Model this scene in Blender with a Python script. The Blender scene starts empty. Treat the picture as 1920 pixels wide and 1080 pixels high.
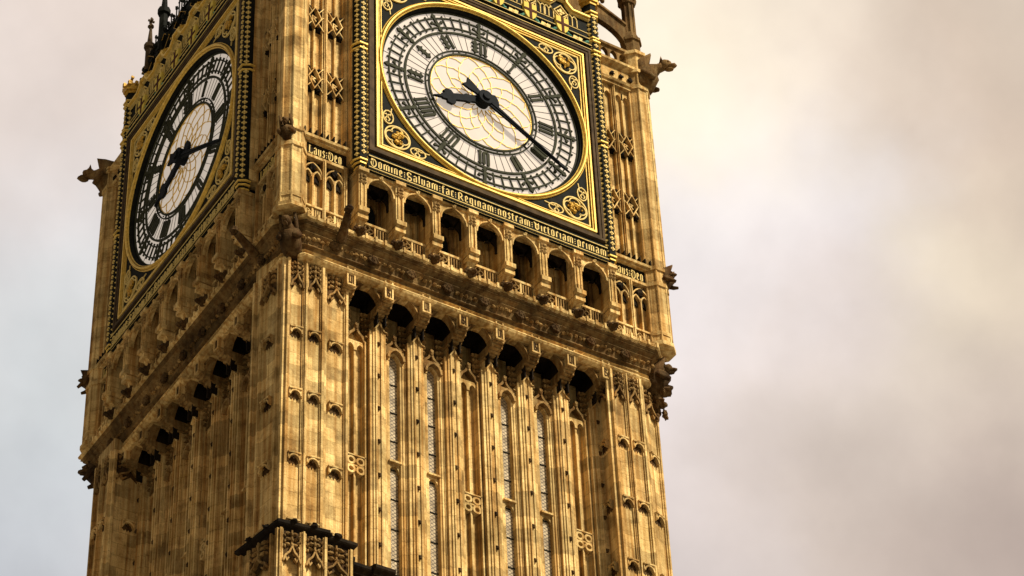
import bpy, bmesh, math, random
from mathutils import Vector, Matrix
random.seed(7)
sc = bpy.context.scene
COL = sc.collection
PI = math.pi
H = 58.7                      # height of the dial centre above the pavement

# ------------------------------------------------------------------ camera
cam_d = bpy.data.cameras.new('camera'); cam = bpy.data.objects.new('camera', cam_d); COL.objects.link(cam)
cam_d.sensor_width = 36.0; cam_d.lens = 36.0*4997.65/1920.0
cam_d.clip_start = 0.5; cam_d.clip_end = 20000
_yaw, _pit, _rol = math.radians(33.820655), math.radians(40.3517), math.radians(-2.81754)
_f = Vector((math.sin(_yaw)*math.cos(_pit), math.cos(_yaw)*math.cos(_pit), math.sin(_pit)))
_r = Vector((math.cos(_yaw), -math.sin(_yaw), 0)); _u = _r.cross(_f)
_r2 = math.cos(_rol)*_r + math.sin(_rol)*_u; _u2 = -math.sin(_rol)*_r + math.cos(_rol)*_u
M3 = Matrix((_r2, _u2, -_f)).transposed()
cam.matrix_world = Matrix.Translation((-31.89364, -55.47206, H-56.99326)) @ M3.to_4x4()
sc.camera = cam

# ------------------------------------------------------------------ light
SUN_DIR = Vector((0.27, -0.68, 0.77)).normalized()       # towards the sun
sun_d = bpy.data.lights.new('sun', 'SUN'); sun_d.energy = 5.0; sun_d.angle = math.radians(6.0); sun_d.color = (1.0, 0.93, 0.80)
sun = bpy.data.objects.new('sun', sun_d); COL.objects.link(sun)
sun.rotation_euler = SUN_DIR.to_track_quat('Z', 'Y').to_euler(); sun.location = (60, -140, 180)

world = bpy.data.worlds.new('World'); sc.world = world; world.use_nodes = True
nt = world.node_tree; nt.nodes.clear()
def wn(t, **k):
    n = nt.nodes.new(t)
    for a, b in k.items(): setattr(n, a, b)
    return n
L = nt.links.new
out = wn('ShaderNodeOutputWorld')
sky = wn('ShaderNodeTexSky', sky_type='NISHITA', sun_disc=False)
sky.sun_elevation = math.asin(SUN_DIR.z); sky.sun_rotation = math.atan2(SUN_DIR.x, SUN_DIR.y)
bg_sky = wn('ShaderNodeBackground'); bg_sky.inputs[1].default_value = 0.08; L(sky.outputs[0], bg_sky.inputs[0])
tc = wn('ShaderNodeTexCoord')
def vmath(op, a, b=None):
    n = wn('ShaderNodeVectorMath', operation=op); L(a, n.inputs[0])
    if b is not None:
        if hasattr(b, 'node'): L(b, n.inputs[1])
        else: n.inputs[1].default_value = b
    return n
def fmath(op, a, b=None, clamp=False):
    n = wn('ShaderNodeMath', operation=op); n.use_clamp = clamp
    for i, v in enumerate((a, b)):
        if v is None: continue
        if hasattr(v, 'node'): L(v, n.inputs[i])
        else: n.inputs[i].default_value = v
    return n.outputs[0]
dirv = vmath('NORMALIZE', tc.outputs['Generated']).outputs[0]
nz = wn('ShaderNodeTexNoise'); nz.inputs['Scale'].default_value = 14.0; nz.inputs['Detail'].default_value = 7; nz.inputs['Roughness'].default_value = 0.5
L(dirv, nz.inputs['Vector'])
off = vmath('SUBTRACT', nz.outputs['Color'], (0.5, 0.5, 0.5)).outputs[0]
sc_n = wn('ShaderNodeVectorMath', operation='SCALE'); L(off, sc_n.inputs[0]); sc_n.inputs['Scale'].default_value = 0.085
wdir = vmath('ADD', dirv, sc_n.outputs[0]).outputs[0]
def px_dir(x, y):      # direction of a patch of cloud
    d = _f*4997.65 + _r2*(x-960) - _u2*(y-540); return d.normalized()
def mixcol(fac, a, b):
    n = wn('ShaderNodeMix', data_type='RGBA'); L(fac, n.inputs[0])
    for i, v in ((6, a), (7, b)):
        if hasattr(v, 'node'): L(v, n.inputs[i])
        else: n.inputs[i].default_value = (*v, 1)
    return n.outputs[2]
CLOUDS = [  # direction, angular radius, colour (linear): banks of lit and unlit cloud
    (px_dir(1250, 60), 0.038, (0.973, 0.855, 0.68)),
    (px_dir(1340, 170), 0.038, (0.973, 0.839, 0.631)),
    (px_dir(1440, 40), 0.025, (0.831, 0.716, 0.597)),
    (px_dir(1560, 110), 0.025, (0.73, 0.61, 0.503)),
    (px_dir(1780, 190), 0.038, (0.597, 0.456, 0.352)),
    (px_dir(1870, 30), 0.030, (0.597, 0.491, 0.392)),
    (px_dir(1540, 370), 0.034, (0.815, 0.761, 0.768)),
    (px_dir(1340, 480), 0.038, (0.839, 0.784, 0.768)),
    (px_dir(1760, 410), 0.025, (0.855, 0.738, 0.552)),
    (px_dir(1900, 480), 0.025, (0.776, 0.651, 0.491)),
    (px_dir(1740, 620), 0.030, (0.723, 0.624, 0.503)),
    (px_dir(1530, 570), 0.030, (0.761, 0.651, 0.604)),
    (px_dir(1280, 780), 0.038, (0.807, 0.73, 0.723)),
    (px_dir(1640, 740), 0.035, (0.672, 0.578, 0.503)),
    (px_dir(1430, 830), 0.034, (0.665, 0.565, 0.497)),
    (px_dir(1880, 710), 0.030, (0.597, 0.491, 0.402)),
    (px_dir(1650, 930), 0.045, (0.552, 0.456, 0.386)),
    (px_dir(1870, 1010), 0.043, (0.423, 0.332, 0.283)),
    (px_dir(1330, 1050), 0.034, (0.672, 0.584, 0.546)),
    (px_dir(100, 60), 0.043, (0.761, 0.638, 0.558)),
    (px_dir(30, 240), 0.034, (0.694, 0.584, 0.521)),
    (px_dir(110, 430), 0.038, (0.73, 0.68, 0.665)),
    (px_dir(80, 640), 0.034, (0.638, 0.658, 0.658)),
    (px_dir(30, 800), 0.034, (0.571, 0.604, 0.604)),
    (px_dir(110, 930), 0.025, (0.591, 0.61, 0.631)),
    (px_dir(30, 1060), 0.043, (0.491, 0.509, 0.539)),
    (px_dir(700, -150), 0.068, (0.839, 0.716, 0.61)),
    (px_dir(-300, 500), 0.085, (0.578, 0.565, 0.565)),
    (px_dir(900, 1400), 0.102, (0.515, 0.456, 0.429)),
    (px_dir(2200, 300), 0.085, (0.61, 0.503, 0.402)),
    (px_dir(1500, -300), 0.085, (0.831, 0.716, 0.578)),
]
acc = None
base = (0.66, 0.58, 0.51)
accw = None; accc = None
for d, r, c in CLOUDS:
    dist = vmath('DISTANCE', wdir, tuple(d)).outputs['Value']
    w = fmath('EXPONENT', fmath('MULTIPLY', fmath('POWER', fmath('DIVIDE', dist, r), 2.0), -1.0))
    vs = wn('ShaderNodeVectorMath', operation='SCALE'); vs.inputs[0].default_value = c; L(w, vs.inputs['Scale'])
    accc = vs.outputs[0] if accc is None else vmath('ADD', accc, vs.outputs[0]).outputs[0]
    accw = w if accw is None else fmath('ADD', accw, w)
b0 = vmath('ADD', accc, tuple(v*0.02 for v in base)).outputs[0]
den = fmath('ADD', accw, 0.02)
vs = wn('ShaderNodeVectorMath', operation='SCALE'); L(b0, vs.inputs[0]); L(fmath('DIVIDE', 1.0, den), vs.inputs['Scale'])
cl_col = vs.outputs[0]
nz2 = wn('ShaderNodeTexNoise'); nz2.inputs['Scale'].default_value = 24.0; nz2.inputs['Detail'].default_value = 8; L(dirv, nz2.inputs['Vector'])
mod = fmath('ADD', fmath('MULTIPLY', nz2.outputs['Fac'], 0.36), 0.82)
vs = wn('ShaderNodeVectorMath', operation='SCALE'); L(cl_col, vs.inputs[0]); L(mod, vs.inputs['Scale'])
# cloud dimmed to the west, unseen, added to darken the left face
wdot = vmath('DOT_PRODUCT', dirv, (-0.96, -0.24, 0.10)).outputs['Value']
west_dim = fmath('SUBTRACT', 1.0, fmath('MULTIPLY', fmath('ADD', wdot, 0.20, True), 0.80), True)
vs2 = wn('ShaderNodeVectorMath', operation='SCALE'); L(vs.outputs[0], vs2.inputs[0]); L(west_dim, vs2.inputs['Scale'])
bg_cl = wn('ShaderNodeBackground'); L(vs2.outputs[0], bg_cl.inputs[0]); bg_cl.inputs[1].default_value = 0.84
mx = wn('ShaderNodeMixShader'); mx.inputs[0].default_value = 0.93
L(bg_sky.outputs[0], mx.inputs[1]); L(bg_cl.outputs[0], mx.inputs[2]); L(mx.outputs[0], out.inputs[0])
sc.view_settings.view_transform = 'Standard'; sc.view_settings.look = 'None'
sc.view_settings.exposure = 0.5; sc.view_settings.gamma = 1.0

# ------------------------------------------------------------------ materials
def newmat(name):
    m = bpy.data.materials.new(name); m.use_nodes = True
    t = m.node_tree; b = t.nodes['Principled BSDF']; return m, t, b
def simple(name, col, rough=0.6, metal=0.0, var=0.25, scale=6.0, bump=0.0, spec=0.5):
    m, t, b = newmat(name)
    tcn = t.nodes.new('ShaderNodeTexCoord'); n = t.nodes.new('ShaderNodeTexNoise'); n.inputs['Scale'].default_value = scale; n.inputs['Detail'].default_value = 4
    t.links.new(tcn.outputs['Object'], n.inputs['Vector'])
    r = t.nodes.new('ShaderNodeValToRGB'); r.color_ramp.elements[0].position = 0.3; r.color_ramp.elements[1].position = 0.7
    r.color_ramp.elements[0].color = (*[c*(1-var) for c in col], 1); r.color_ramp.elements[1].color = (*[min(1, c*(1+var)) for c in col], 1)
    t.links.new(n.outputs['Fac'], r.inputs[0]); t.links.new(r.outputs[0], b.inputs['Base Color'])
    b.inputs['Roughness'].default_value = rough; b.inputs['Metallic'].default_value = metal; b.inputs['Specular IOR Level'].default_value = spec
    if bump:
        bp = t.nodes.new('ShaderNodeBump'); bp.inputs['Strength'].default_value = bump; bp.inputs['Distance'].default_value = 0.03
        t.links.new(n.outputs['Fac'], bp.inputs['Height']); t.links.new(bp.outputs[0], b.inputs['Normal'])
    return m
def stone(name, c_lo, c_hi, dirt=0.5, row=0.42, course=0.6):
    """ashlar limestone: blocks of differing tone, joints, rain streaks, soot patches"""
    m, t, b = newmat(name); N = t.nodes.new; K = t.links.new
    tcn = N('ShaderNodeNewGeometry'); sep = N('ShaderNodeSeparateXYZ'); K(tcn.outputs['Position'], sep.inputs[0])
    ad = N('ShaderNodeMath'); ad.operation = 'ADD'; K(sep.outputs[0], ad.inputs[0]); K(sep.outputs[1], ad.inputs[1])
    cb = N('ShaderNodeCombineXYZ'); K(ad.outputs[0], cb.inputs[0]); K(sep.outputs[2], cb.inputs[1])
    br = N('ShaderNodeTexBrick'); K(cb.outputs[0], br.inputs['Vector'])
    br.inputs['Scale'].default_value = 1.0; br.inputs['Brick Width'].default_value = course; br.inputs['Row Height'].default_value = row
    br.inputs['Mortar Size'].default_value = 0.012; br.inputs['Mortar Smooth'].default_value = 0.3; br.inputs['Bias'].default_value = 0.25
    br.inputs['Color1'].default_value = (0.36, 0.35, 0.33, 1); br.inputs['Color2'].default_value = (1.0, 1.0, 1.0, 1); br.inputs['Mortar'].default_value = (0.58, 0.55, 0.50, 1)
    # base colour
    n1 = N('ShaderNodeTexNoise'); n1.inputs['Scale'].default_value = 0.9; n1.inputs['Detail'].default_value = 6; n1.inputs['Roughness'].default_value = 0.62; K(tcn.outputs['Position'], n1.inputs['Vector'])
    rp = N('ShaderNodeValToRGB'); e = rp.color_ramp.elements
    e[0].position = 0.30; e[0].color = (*c_lo, 1); e[1].position = 0.58; e[1].color = (*c_hi, 1)
    K(n1.outputs['Fac'], rp.inputs[0])
    def mul(a, bb, fac=1.0):
        q = N('ShaderNodeMix'); q.data_type = 'RGBA'; q.blend_type = 'MULTIPLY'; q.inputs[0].default_value = fac
        K(a, q.inputs[6]); K(bb, q.inputs[7]); return q.outputs[2]
    c = mul(rp.outputs[0], br.outputs['Color'], 0.9)
    # rain streaks
    mp = N('ShaderNodeMapping'); mp.inputs['Scale'].default_value = (8.0, 8.0, 0.26); K(tcn.outputs['Position'], mp.inputs[0])
    n2 = N('ShaderNodeTexNoise'); n2.inputs['Scale'].default_value = 1.0; n2.inputs['Detail'].default_value = 5; K(mp.outputs[0], n2.inputs['Vector'])
    r2 = N('ShaderNodeValToRGB'); e = r2.color_ramp.elements; e[0].position = 0.36; e[0].color = (1-dirt*0.70, 1-dirt*0.95, 1-dirt*1.20, 1); e[1].position = 0.6; e[1].color = (1, 1, 1, 1)
    K(n2.outputs['Fac'], r2.inputs[0]); c = mul(c, r2.outputs[0])
    # soot patches, fine grain
    n3 = N('ShaderNodeTexNoise'); n3.inputs['Scale'].default_value = 2.3; n3.inputs['Detail'].default_value = 8; n3.inputs['Roughness'].default_value = 0.7; K(tcn.outputs['Position'], n3.inputs['Vector'])
    r3 = N('ShaderNodeValToRGB'); e = r3.color_ramp.elements; e[0].position = 0.34; e[0].color = (1-dirt*0.8, 1-dirt*0.85, 1-dirt*0.9, 1); e[1].position = 0.52; e[1].color = (1, 1, 1, 1)
    K(n3.outputs['Fac'], r3.inputs[0]); c = mul(c, r3.outputs[0])
    n4 = N('ShaderNodeTexNoise'); n4.inputs['Scale'].default_value = 22; n4.inputs['Detail'].default_value = 4; K(tcn.outputs['Position'], n4.inputs['Vector'])
    r4 = N('ShaderNodeValToRGB'); e = r4.color_ramp.elements; e[0].position = 0.3; e[0].color = (0.80, 0.78, 0.74, 1); e[1].position = 0.65; e[1].color = (1, 1, 1, 1)
    K(n4.outputs['Fac'], r4.inputs[0]); c = mul(c, r4.outputs[0])
    K(c, b.inputs['Base Color']); b.inputs['Roughness'].default_value = 0.92; b.inputs['Specular IOR Level'].default_value = 0.08
    bp = N('ShaderNodeBump'); bp.inputs['Strength'].default_value = 0.5; bp.inputs['Distance'].default_value = 0.03
    K(n4.outputs['Fac'], bp.inputs['Height']); K(bp.outputs[0], b.inputs['Normal'])
    return m
STONE = stone('honey limestone', (0.55, 0.365, 0.125), (0.84, 0.605, 0.25), 0.55)
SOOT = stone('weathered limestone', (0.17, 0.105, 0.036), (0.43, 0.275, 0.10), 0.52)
CARVE = stone('sooty carved and shade dark limestone', (0.035, 0.024, 0.012), (0.14, 0.082, 0.03), 0.6)  # dark carving; also paints the shade under hoods and in recesses
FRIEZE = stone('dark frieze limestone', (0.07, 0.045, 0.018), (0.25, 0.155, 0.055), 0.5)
BLACKSTONE = stone('soot and shade black limestone', (0.008, 0.006, 0.004), (0.028, 0.019, 0.009), 0.5)  # dark string course; also paints shade inside arches and panel recesses
GOLD = simple('gilding', (0.66, 0.43, 0.085), 0.5, 0.18, 0.25, 9, 0, 0.1)
GOLDP = simple('pale gilding', (0.60, 0.43, 0.13), 0.6, 0.0, 0.2, 9, 0, 0.1)
LEAFGOLD = simple('worn gilding', (0.42, 0.235, 0.03), 0.5, 0.25, 0.4, 14, 0, 0.1)
BLACK = simple('black painted iron', (0.010, 0.010, 0.007), 0.75, 0.0, 0.4, 5, 0, 0.04)
BROWN = simple('brown painted stone', (0.060, 0.038, 0.018), 0.75, 0.0, 0.4, 4, 0, 0.05)
OLIVE = simple('dial iron', (0.030, 0.030, 0.015), 0.7, 0.0, 0.35, 5, 0, 0.05)
HAND = simple('hand copper black', (0.008, 0.009, 0.010), 0.7, 0.0, 0.3, 6, 0, 0.04)
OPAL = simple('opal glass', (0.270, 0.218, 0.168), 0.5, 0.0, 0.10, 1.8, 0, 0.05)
_b = OPAL.node_tree.nodes['Principled BSDF']; _b.inputs['Emission Color'].default_value = (1.0, 0.87, 0.73, 1); _b.inputs['Emission Strength'].default_value = 0.32   # glow added to the glass so the shaded dial stays bright
DARK = simple('dark opening glass', (0.008, 0.009, 0.008), 0.5, 0.0, 0.3, 3, 0, 0.1)
WHITE = simple('yellow enamel', (0.60, 0.44, 0.075), 0.7, 0.0, 0.08, 8, 0, 0.08)
RED = simple('heraldic brown red', (0.07, 0.025, 0.012), 0.8, 0.0, 0.2, 8, 0, 0.05)
GREEN = simple('green enamel', (0.08, 0.22, 0.15), 0.7, 0.0, 0.3, 12, 0, 0.08)
PAVE = simple('paving', (0.22, 0.20, 0.17), 0.85, 0.0, 0.25, 0.4, 0.2)
def leaded(name):
    m, t, b = newmat(name); N = t.nodes.new; K = t.links.new
    tcn = N('ShaderNodeTexCoord'); mp = N('ShaderNodeMapping'); mp.inputs['Rotation'].default_value = (0, math.radians(38), 0); K(tcn.outputs['Object'], mp.inputs[0])
    sep = N('ShaderNodeSeparateXYZ'); K(mp.outputs[0], sep.inputs[0])
    mp2 = N('ShaderNodeMapping'); mp2.inputs['Rotation'].default_value = (0, math.radians(-38), 0); K(tcn.outputs['Object'], mp2.inputs[0])
    sep2 = N('ShaderNodeSeparateXYZ'); K(mp2.outputs[0], sep2.inputs[0])
    def lines(s):
        a = N('ShaderNodeMath'); a.operation = 'MULTIPLY'; a.inputs[1].default_value = 10.5; K(s, a.inputs[0])
        f = N('ShaderNodeMath'); f.operation = 'FRACT'; K(a.outputs[0], f.inputs[0])
        g = N('ShaderNodeMath'); g.operation = 'LESS_THAN'; g.inputs[1].default_value = 0.17; K(f.outputs[0], g.inputs[0]); return g.outputs[0]
    mxm = N('ShaderNodeMath'); mxm.operation = 'MAXIMUM'; K(lines(sep.outputs[2]), mxm.inputs[0]); K(lines(sep2.outputs[2]), mxm.inputs[1])
    n = N('ShaderNodeTexNoise'); n.inputs['Scale'].default_value = 3.2; n.inputs['Detail'].default_value = 6; K(tcn.outputs['Object'], n.inputs['Vector'])
    rp = N('ShaderNodeValToRGB'); rp.color_ramp.elements[0].position = 0.3; rp.color_ramp.elements[0].color = (0.21, 0.155, 0.085, 1); rp.color_ramp.elements[1].position = 0.7; rp.color_ramp.elements[1].color = (0.56, 0.44, 0.26, 1)
    K(n.outputs['Fac'], rp.inputs[0])
    q = N('ShaderNodeMix'); q.data_type = 'RGBA'; K(mxm.outputs[0], q.inputs[0]); K(rp.outputs[0], q.inputs[6]); q.inputs[7].default_value = (0.05, 0.04, 0.03, 1)
    K(q.outputs[2], b.inputs['Base Color']); b.inputs['Roughness'].default_value = 0.6; b.inputs['Specular IOR Level'].default_value = 0.1
    return m
LEAD = leaded('leaded glass')

# ------------------------------------------------------------------ mesh helpers
class MB:
    """collects shapes in a frame (s along the wall, o outward, z up)"""
    def __init__(s): s.v = []; s.f = []; s.mi = []; s.m = 0; s.frame()
    def frame(s, ox=0, oy=0, dx=1, dy=0, z0=0):
        l = math.hypot(dx, dy); dx /= l; dy /= l
        s.fr = (ox, oy, dx, dy, dy, -dx, z0); return s
    def P(s, a, o, z):
        ox, oy, dx, dy, nx, ny, z0 = s.fr
        return (ox+dx*a+nx*o, oy+dy*a+ny*o, z+z0)
    def add(s, pts, faces):
        k = len(s.v); s.v += [s.P(*p) for p in pts]; s.f += [tuple(i+k for i in f) for f in faces]; s.mi += [s.m]*len(faces)
    def box(s, a0, a1, o0, o1, z0, z1):
        s.add([(a0,o0,z0),(a1,o0,z0),(a1,o1,z0),(a0,o1,z0),(a0,o0,z1),(a1,o0,z1),(a1,o1,z1),(a0,o1,z1)],
              [(0,1,2,3),(7,6,5,4),(0,4,5,1),(1,5,6,2),(2,6,7,3),(3,7,4,0)]); return s
    def prism(s, pts, o0, o1):          # polygon in (s,z), extruded outward
        n = len(pts)
        s.add([(a,o0,z) for a,z in pts]+[(a,o1,z) for a,z in pts],
              [tuple(range(n)), tuple(range(2*n-1,n-1,-1))]+[(i,n+i,n+(i+1)%n,(i+1)%n) for i in range(n)]); return s
    def side(s, pts, a0, a1):           # polygon in (o,z), extruded along the wall
        n = len(pts)
        s.add([(a0,o,z) for o,z in pts]+[(a1,o,z) for o,z in pts],
              [tuple(range(n)), tuple(range(2*n-1,n-1,-1))]+[(i,n+i,n+(i+1)%n,(i+1)%n) for i in range(n)]); return s
    def plan(s, pts, z0, z1):           # polygon in (s,o), extruded up
        n = len(pts)
        s.add([(a,o,z0) for a,o in pts]+[(a,o,z1) for a,o in pts],
              [tuple(range(n)), tuple(range(2*n-1,n-1,-1))]+[(i,n+i,n+(i+1)%n,(i+1)%n) for i in range(n)]); return s
    def taper(s, pts0, z0, pts1, z1):
        n = len(pts0)
        s.add([(a,o,z0) for a,o in pts0]+[(a,o,z1) for a,o in pts1],
              [tuple(range(n)), tuple(range(2*n-1,n-1,-1))]+[(i,n+i,n+(i+1)%n,(i+1)%n) for i in range(n)]); return s
    def bar(s, path, w, o0, o1, closed=False):   # flat bar of width w along a path in (s,z)
        n = len(path); pts = []
        for i in range(n):
            p = path[i]; a = path[i-1] if (i > 0 or closed) else None; b = path[(i+1)%n] if (i < n-1 or closed) else None
            def nrm(q, r):
                dx, dz = r[0]-q[0], r[1]-q[1]; l = math.hypot(dx, dz) or 1; return (-dz/l, dx/l)
            if a is None: m = nrm(p, b); k = 1
            elif b is None: m = nrm(a, p); k = 1
            else:
                m1, m2 = nrm(a, p), nrm(p, b); mx_, mz_ = m1[0]+m2[0], m1[1]+m2[1]; l = math.hypot(mx_, mz_) or 1
                m = (mx_/l, mz_/l); k = min(2.0, 1/max(0.3, m[0]*m1[0]+m[1]*m1[1]))
            pts.append(((p[0]+m[0]*w/2*k, p[1]+m[1]*w/2*k), (p[0]-m[0]*w/2*k, p[1]-m[1]*w/2*k)))
        vs = []
        for l_, r_ in pts: vs += [(l_[0],o0,l_[1]),(r_[0],o0,r_[1]),(r_[0],o1,r_[1]),(l_[0],o1,l_[1])]
        fs = []
        for i in range(n if closed else n-1):
            a = 4*i; b = 4*((i+1)%n)
            for j in range(4): fs.append((a+j, a+(j+1)%4, b+(j+1)%4, b+j))
        if not closed: fs += [(0,1,2,3), (4*n-1,4*n-2,4*n-3,4*n-4)]
        s.add(vs, fs); return s
    def ring(s, r0, r1, o0, o1, n=96, c=(0,0)):
        vs = []
        for i in range(n):
            t = 2*PI*i/n; S, Cc = math.sin(t), math.cos(t)
            vs += [(c[0]+r0*S,o0,c[1]+r0*Cc),(c[0]+r1*S,o0,c[1]+r1*Cc),(c[0]+r1*S,o1,c[1]+r1*Cc),(c[0]+r0*S,o1,c[1]+r0*Cc)]
        fs = []
        for i in range(n):
            a = 4*i; b = 4*((i+1)%n)
            for j in range(4): fs.append((a+j, a+(j+1)%4, b+(j+1)%4, b+j))
        s.add(vs, fs); return s
    def torus(s, R, prof, n=96):         # profile [(dr, o)] swept round a circle in the wall plane
        m = len(prof); vs = []
        for i in range(n):
            t = 2*PI*i/n
            vs += [((R+d)*math.sin(t), o, (R+d)*math.cos(t)) for d, o in prof]
        fs = [(i*m+j, i*m+(j+1)%m, ((i+1)%n)*m+(j+1)%m, ((i+1)%n)*m+j) for i in range(n) for j in range(m)]
        s.add(vs, fs); return s
    def disc(s, r, o0, o1, n=64, c=(0,0)):
        return s.prism([(c[0]+r*math.sin(2*PI*i/n), c[1]+r*math.cos(2*PI*i/n)) for i in range(n)], o0, o1)
    def tube(s, path, radii, n=8):
        vs = []; ax = [Vector(p) for p in path]
        if not hasattr(radii, '__len__'): radii = [radii]*len(path)
        for i, p in enumerate(ax):
            d = (ax[min(i+1,len(ax)-1)]-ax[max(i-1,0)])
            if d.length < 1e-6: d = Vector((0,0,1))
            d.normalize(); a = d.orthogonal().normalized() if abs(d.z) < 0.0 else (d.cross(Vector((0.31,0.17,0.93))).normalized()); b = d.cross(a)
            for j in range(n):
                t = 2*PI*j/n; q = p+a*(radii[i]*math.cos(t))+b*(radii[i]*math.sin(t)); vs.append(tuple(q))
        fs = [(i*n+j, i*n+(j+1)%n, (i+1)*n+(j+1)%n, (i+1)*n+j) for i in range(len(ax)-1) for j in range(n)]
        fs += [tuple(range(n)), tuple(range(len(vs)-1, len(vs)-n-1, -1))]
        s.add(vs, fs); return s
    def blob(s, c, r, jag=0.0, nu=8, nv=6):
        if not hasattr(r, '__len__'): r = (r, r, r)
        vs = [(c[0], c[1], c[2]-r[2])]
        for i in range(1, nv):
            t = PI*i/nv
            for j in range(nu):
                p = 2*PI*j/nu; k = 1+random.uniform(-jag, jag)
                vs.append((c[0]+r[0]*k*math.sin(t)*math.cos(p), c[1]+r[1]*k*math.sin(t)*math.sin(p), c[2]-r[2]*k*math.cos(t)))
        vs.append((c[0], c[1], c[2]+r[2])); last = len(vs)-1; fs = []
        for j in range(nu):
            fs.append((0, 1+(j+1)%nu, 1+j)); fs.append((last, last-nu+j, last-nu+(j+1)%nu))
        for i in range(nv-2):
            for j in range(nu):
                a = 1+i*nu+j; b = 1+i*nu+(j+1)%nu; fs.append((a, b, b+nu, a+nu))
        s.add(vs, fs); return s
    def cone(s, c, r, h, n=6):
        vs = [(c[0]+r*math.cos(2*PI*j/n), c[1]+r*math.sin(2*PI*j/n), c[2]) for j in range(n)]+[(c[0], c[1], c[2]+h)]
        s.add(vs, [tuple(range(n))]+[(j, (j+1)%n, n) for j in range(n)]); return s
    def sweep(s, poly, prof):            # closed plan polygon (x,y, counter-clockwise), profile [(outward, z)], mitred
        n = len(poly); m = len(prof); vs = []
        for i in range(n):
            p = Vector(poly[i]); a = Vector(poly[i-1]); b = Vector(poly[(i+1)%n])
            d1 = (p-a).normalized(); d2 = (b-p).normalized()
            n1 = Vector((d1.y, -d1.x)); n2 = Vector((d2.y, -d2.x)); mm = n1+n2
            mm = mm/max(0.35, mm.dot(n1))
            for o, z in prof: q = p+mm*o; vs.append((q.x, -q.y, z))
        s.add(vs, [(i*m+j, i*m+j+1, ((i+1)%n)*m+j+1, ((i+1)%n)*m+j) for i in range(n) for j in range(m-1)]); return s
    def obj(s, name, mat, parent=None, loc=(0,0,0), smooth=False):
        me = bpy.data.meshes.new(name); me.from_pydata(s.v, [], s.f)
        b = bmesh.new(); b.from_mesh(me); bmesh.ops.recalc_face_normals(b, faces=b.faces); b.to_mesh(me); b.free()
        if smooth:
            for p in me.polygons: p.use_smooth = True
        for q in (mat if isinstance(mat, (list, tuple)) else [mat]): me.materials.append(q)
        if s.mi and any(s.mi): me.polygons.foreach_set('material_index', s.mi)
        o = bpy.data.objects.new(name, me); COL.objects.link(o); o.parent = parent; o.location = loc
        return o
def arch(c, w, z0, h, n=7):             # pointed arch, half width w, springing z0, rise h : left to right
    R = (w*w+h*h)/(2*w); pts = []
    a1 = math.asin(min(1, h/R))
    if R < w: a1 = PI-a1
    for i in range(n+1):
        t = a1*i/n; pts.append((c-w+R-R*math.cos(t), z0+R*math.sin(t)))
    return pts+[(2*c-x, z) for x, z in reversed(pts[:-1])]
def trefoil(c, w, z0, h, n=6):           # cusped arch outline, left to right
    pts = []
    for i in range(n+1):
        t = PI+ (-PI*0.85)*i/n; pts.append((c-0.55*w+0.45*w*math.cos(t), z0+0.28*h+0.30*h*math.sin(t)))
    top = arch(c, 0.55*w, z0+0.48*h, 0.52*h, n)
    return pts+top+[(2*c-x, z) for x, z in reversed(pts)]
def arch_plate(mb, a0, a1, z0, z1, curve, o0, o1):   # plate with an arched opening cut from below, built as two n-gons
    k = len(curve)//2; mid = curve[k]
    lft = [(a0,z0)]+([(curve[0][0],z0)] if abs(curve[0][1]-z0) > 1e-4 else [])+curve[:k+1]+[(mid[0],z1),(a0,z1)]
    rgt = [(mid[0],z1)]+curve[k:]+([(curve[-1][0],z0)] if abs(curve[-1][1]-z0) > 1e-4 else [])+[(a1,z0),(a1,z1)]
    mb.prism(lft, o0, o1); mb.prism(rgt, o0, o1)
def oct_pts(c0, c1, r, n=8, rot=PI/8):
    return [(c0+r*math.cos(rot+2*PI*i/n), c1+r*math.sin(rot+2*PI*i/n)) for i in range(n)]
def fleuron(mb, a, o, z, r, t=0.03):
    for da, dz in ((r*.62,0),(-r*.62,0),(0,r*.62),(0,-r*.62)):
        mb.prism([(a+da-r*.42,z+dz),(a+da,z+dz-r*.42),(a+da+r*.42,z+dz),(a+da,z+dz+r*.42)], o, o+t)
    mb.box(a-r*.3,a+r*.3,o,o+t+.015,z-r*.3,z+r*.3)

# ------------------------------------------------------------------ ground and root
mb = MB(); nseg = 24
mb.add([(6000*math.cos(2*PI*i/nseg), 6000*math.sin(2*PI*i/nseg), 0) for i in range(nseg)], [tuple(range(nseg))])
gr = mb.obj('ground', PAVE); gr['kind'] = 'structure'
ROOT = bpy.data.objects.new('clock_tower', None); COL.objects.link(ROOT); ROOT.empty_display_size = 2
ROOT['label'] = 'tall gothic limestone clock tower with two white dials in gilded frames above arcades'
ROOT['category'] = 'clock tower'
def part(mb, name, mat, parent=None, u=0, label=None, smooth=False, z=None):
    if parent is None: o = mb.obj(name, mat, ROOT, (u, 0, H if z is None else z), smooth)
    else: o = mb.obj(name, mat, parent, (0,0,0), smooth)
    if label: o['label'] = label
    return o
def dup(o, u=None, turn=None, parent=None, label=None):
    """copy a part and its sub-parts; u slides it along the front, turn carries it to another side"""
    c = o.copy(); COL.objects.link(c); c.parent = parent or o.parent
    if u is not None: c.location = (u, 0, o.location.z)
    if turn is not None:
        c.location = Matrix.Rotation(turn, 3, 'Z') @ Vector(c.location); c.rotation_euler = (0, 0, turn)
    if label: c['label'] = label
    elif 'label' in c: del c['label']
    for ch in list(o.children):
        if ch is c: continue
        k = ch.copy(); COL.objects.link(k); k.parent = c
    return c
FRONT = []                 # parts of the front face that the left face repeats
def face(o): FRONT.append(o); return o
P = 1.22                   # bay pitch
BAYS = [P*i for i in range(-3, 4)]
RIBS = [P*(i-3.5) for i in range(8)]

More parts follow.
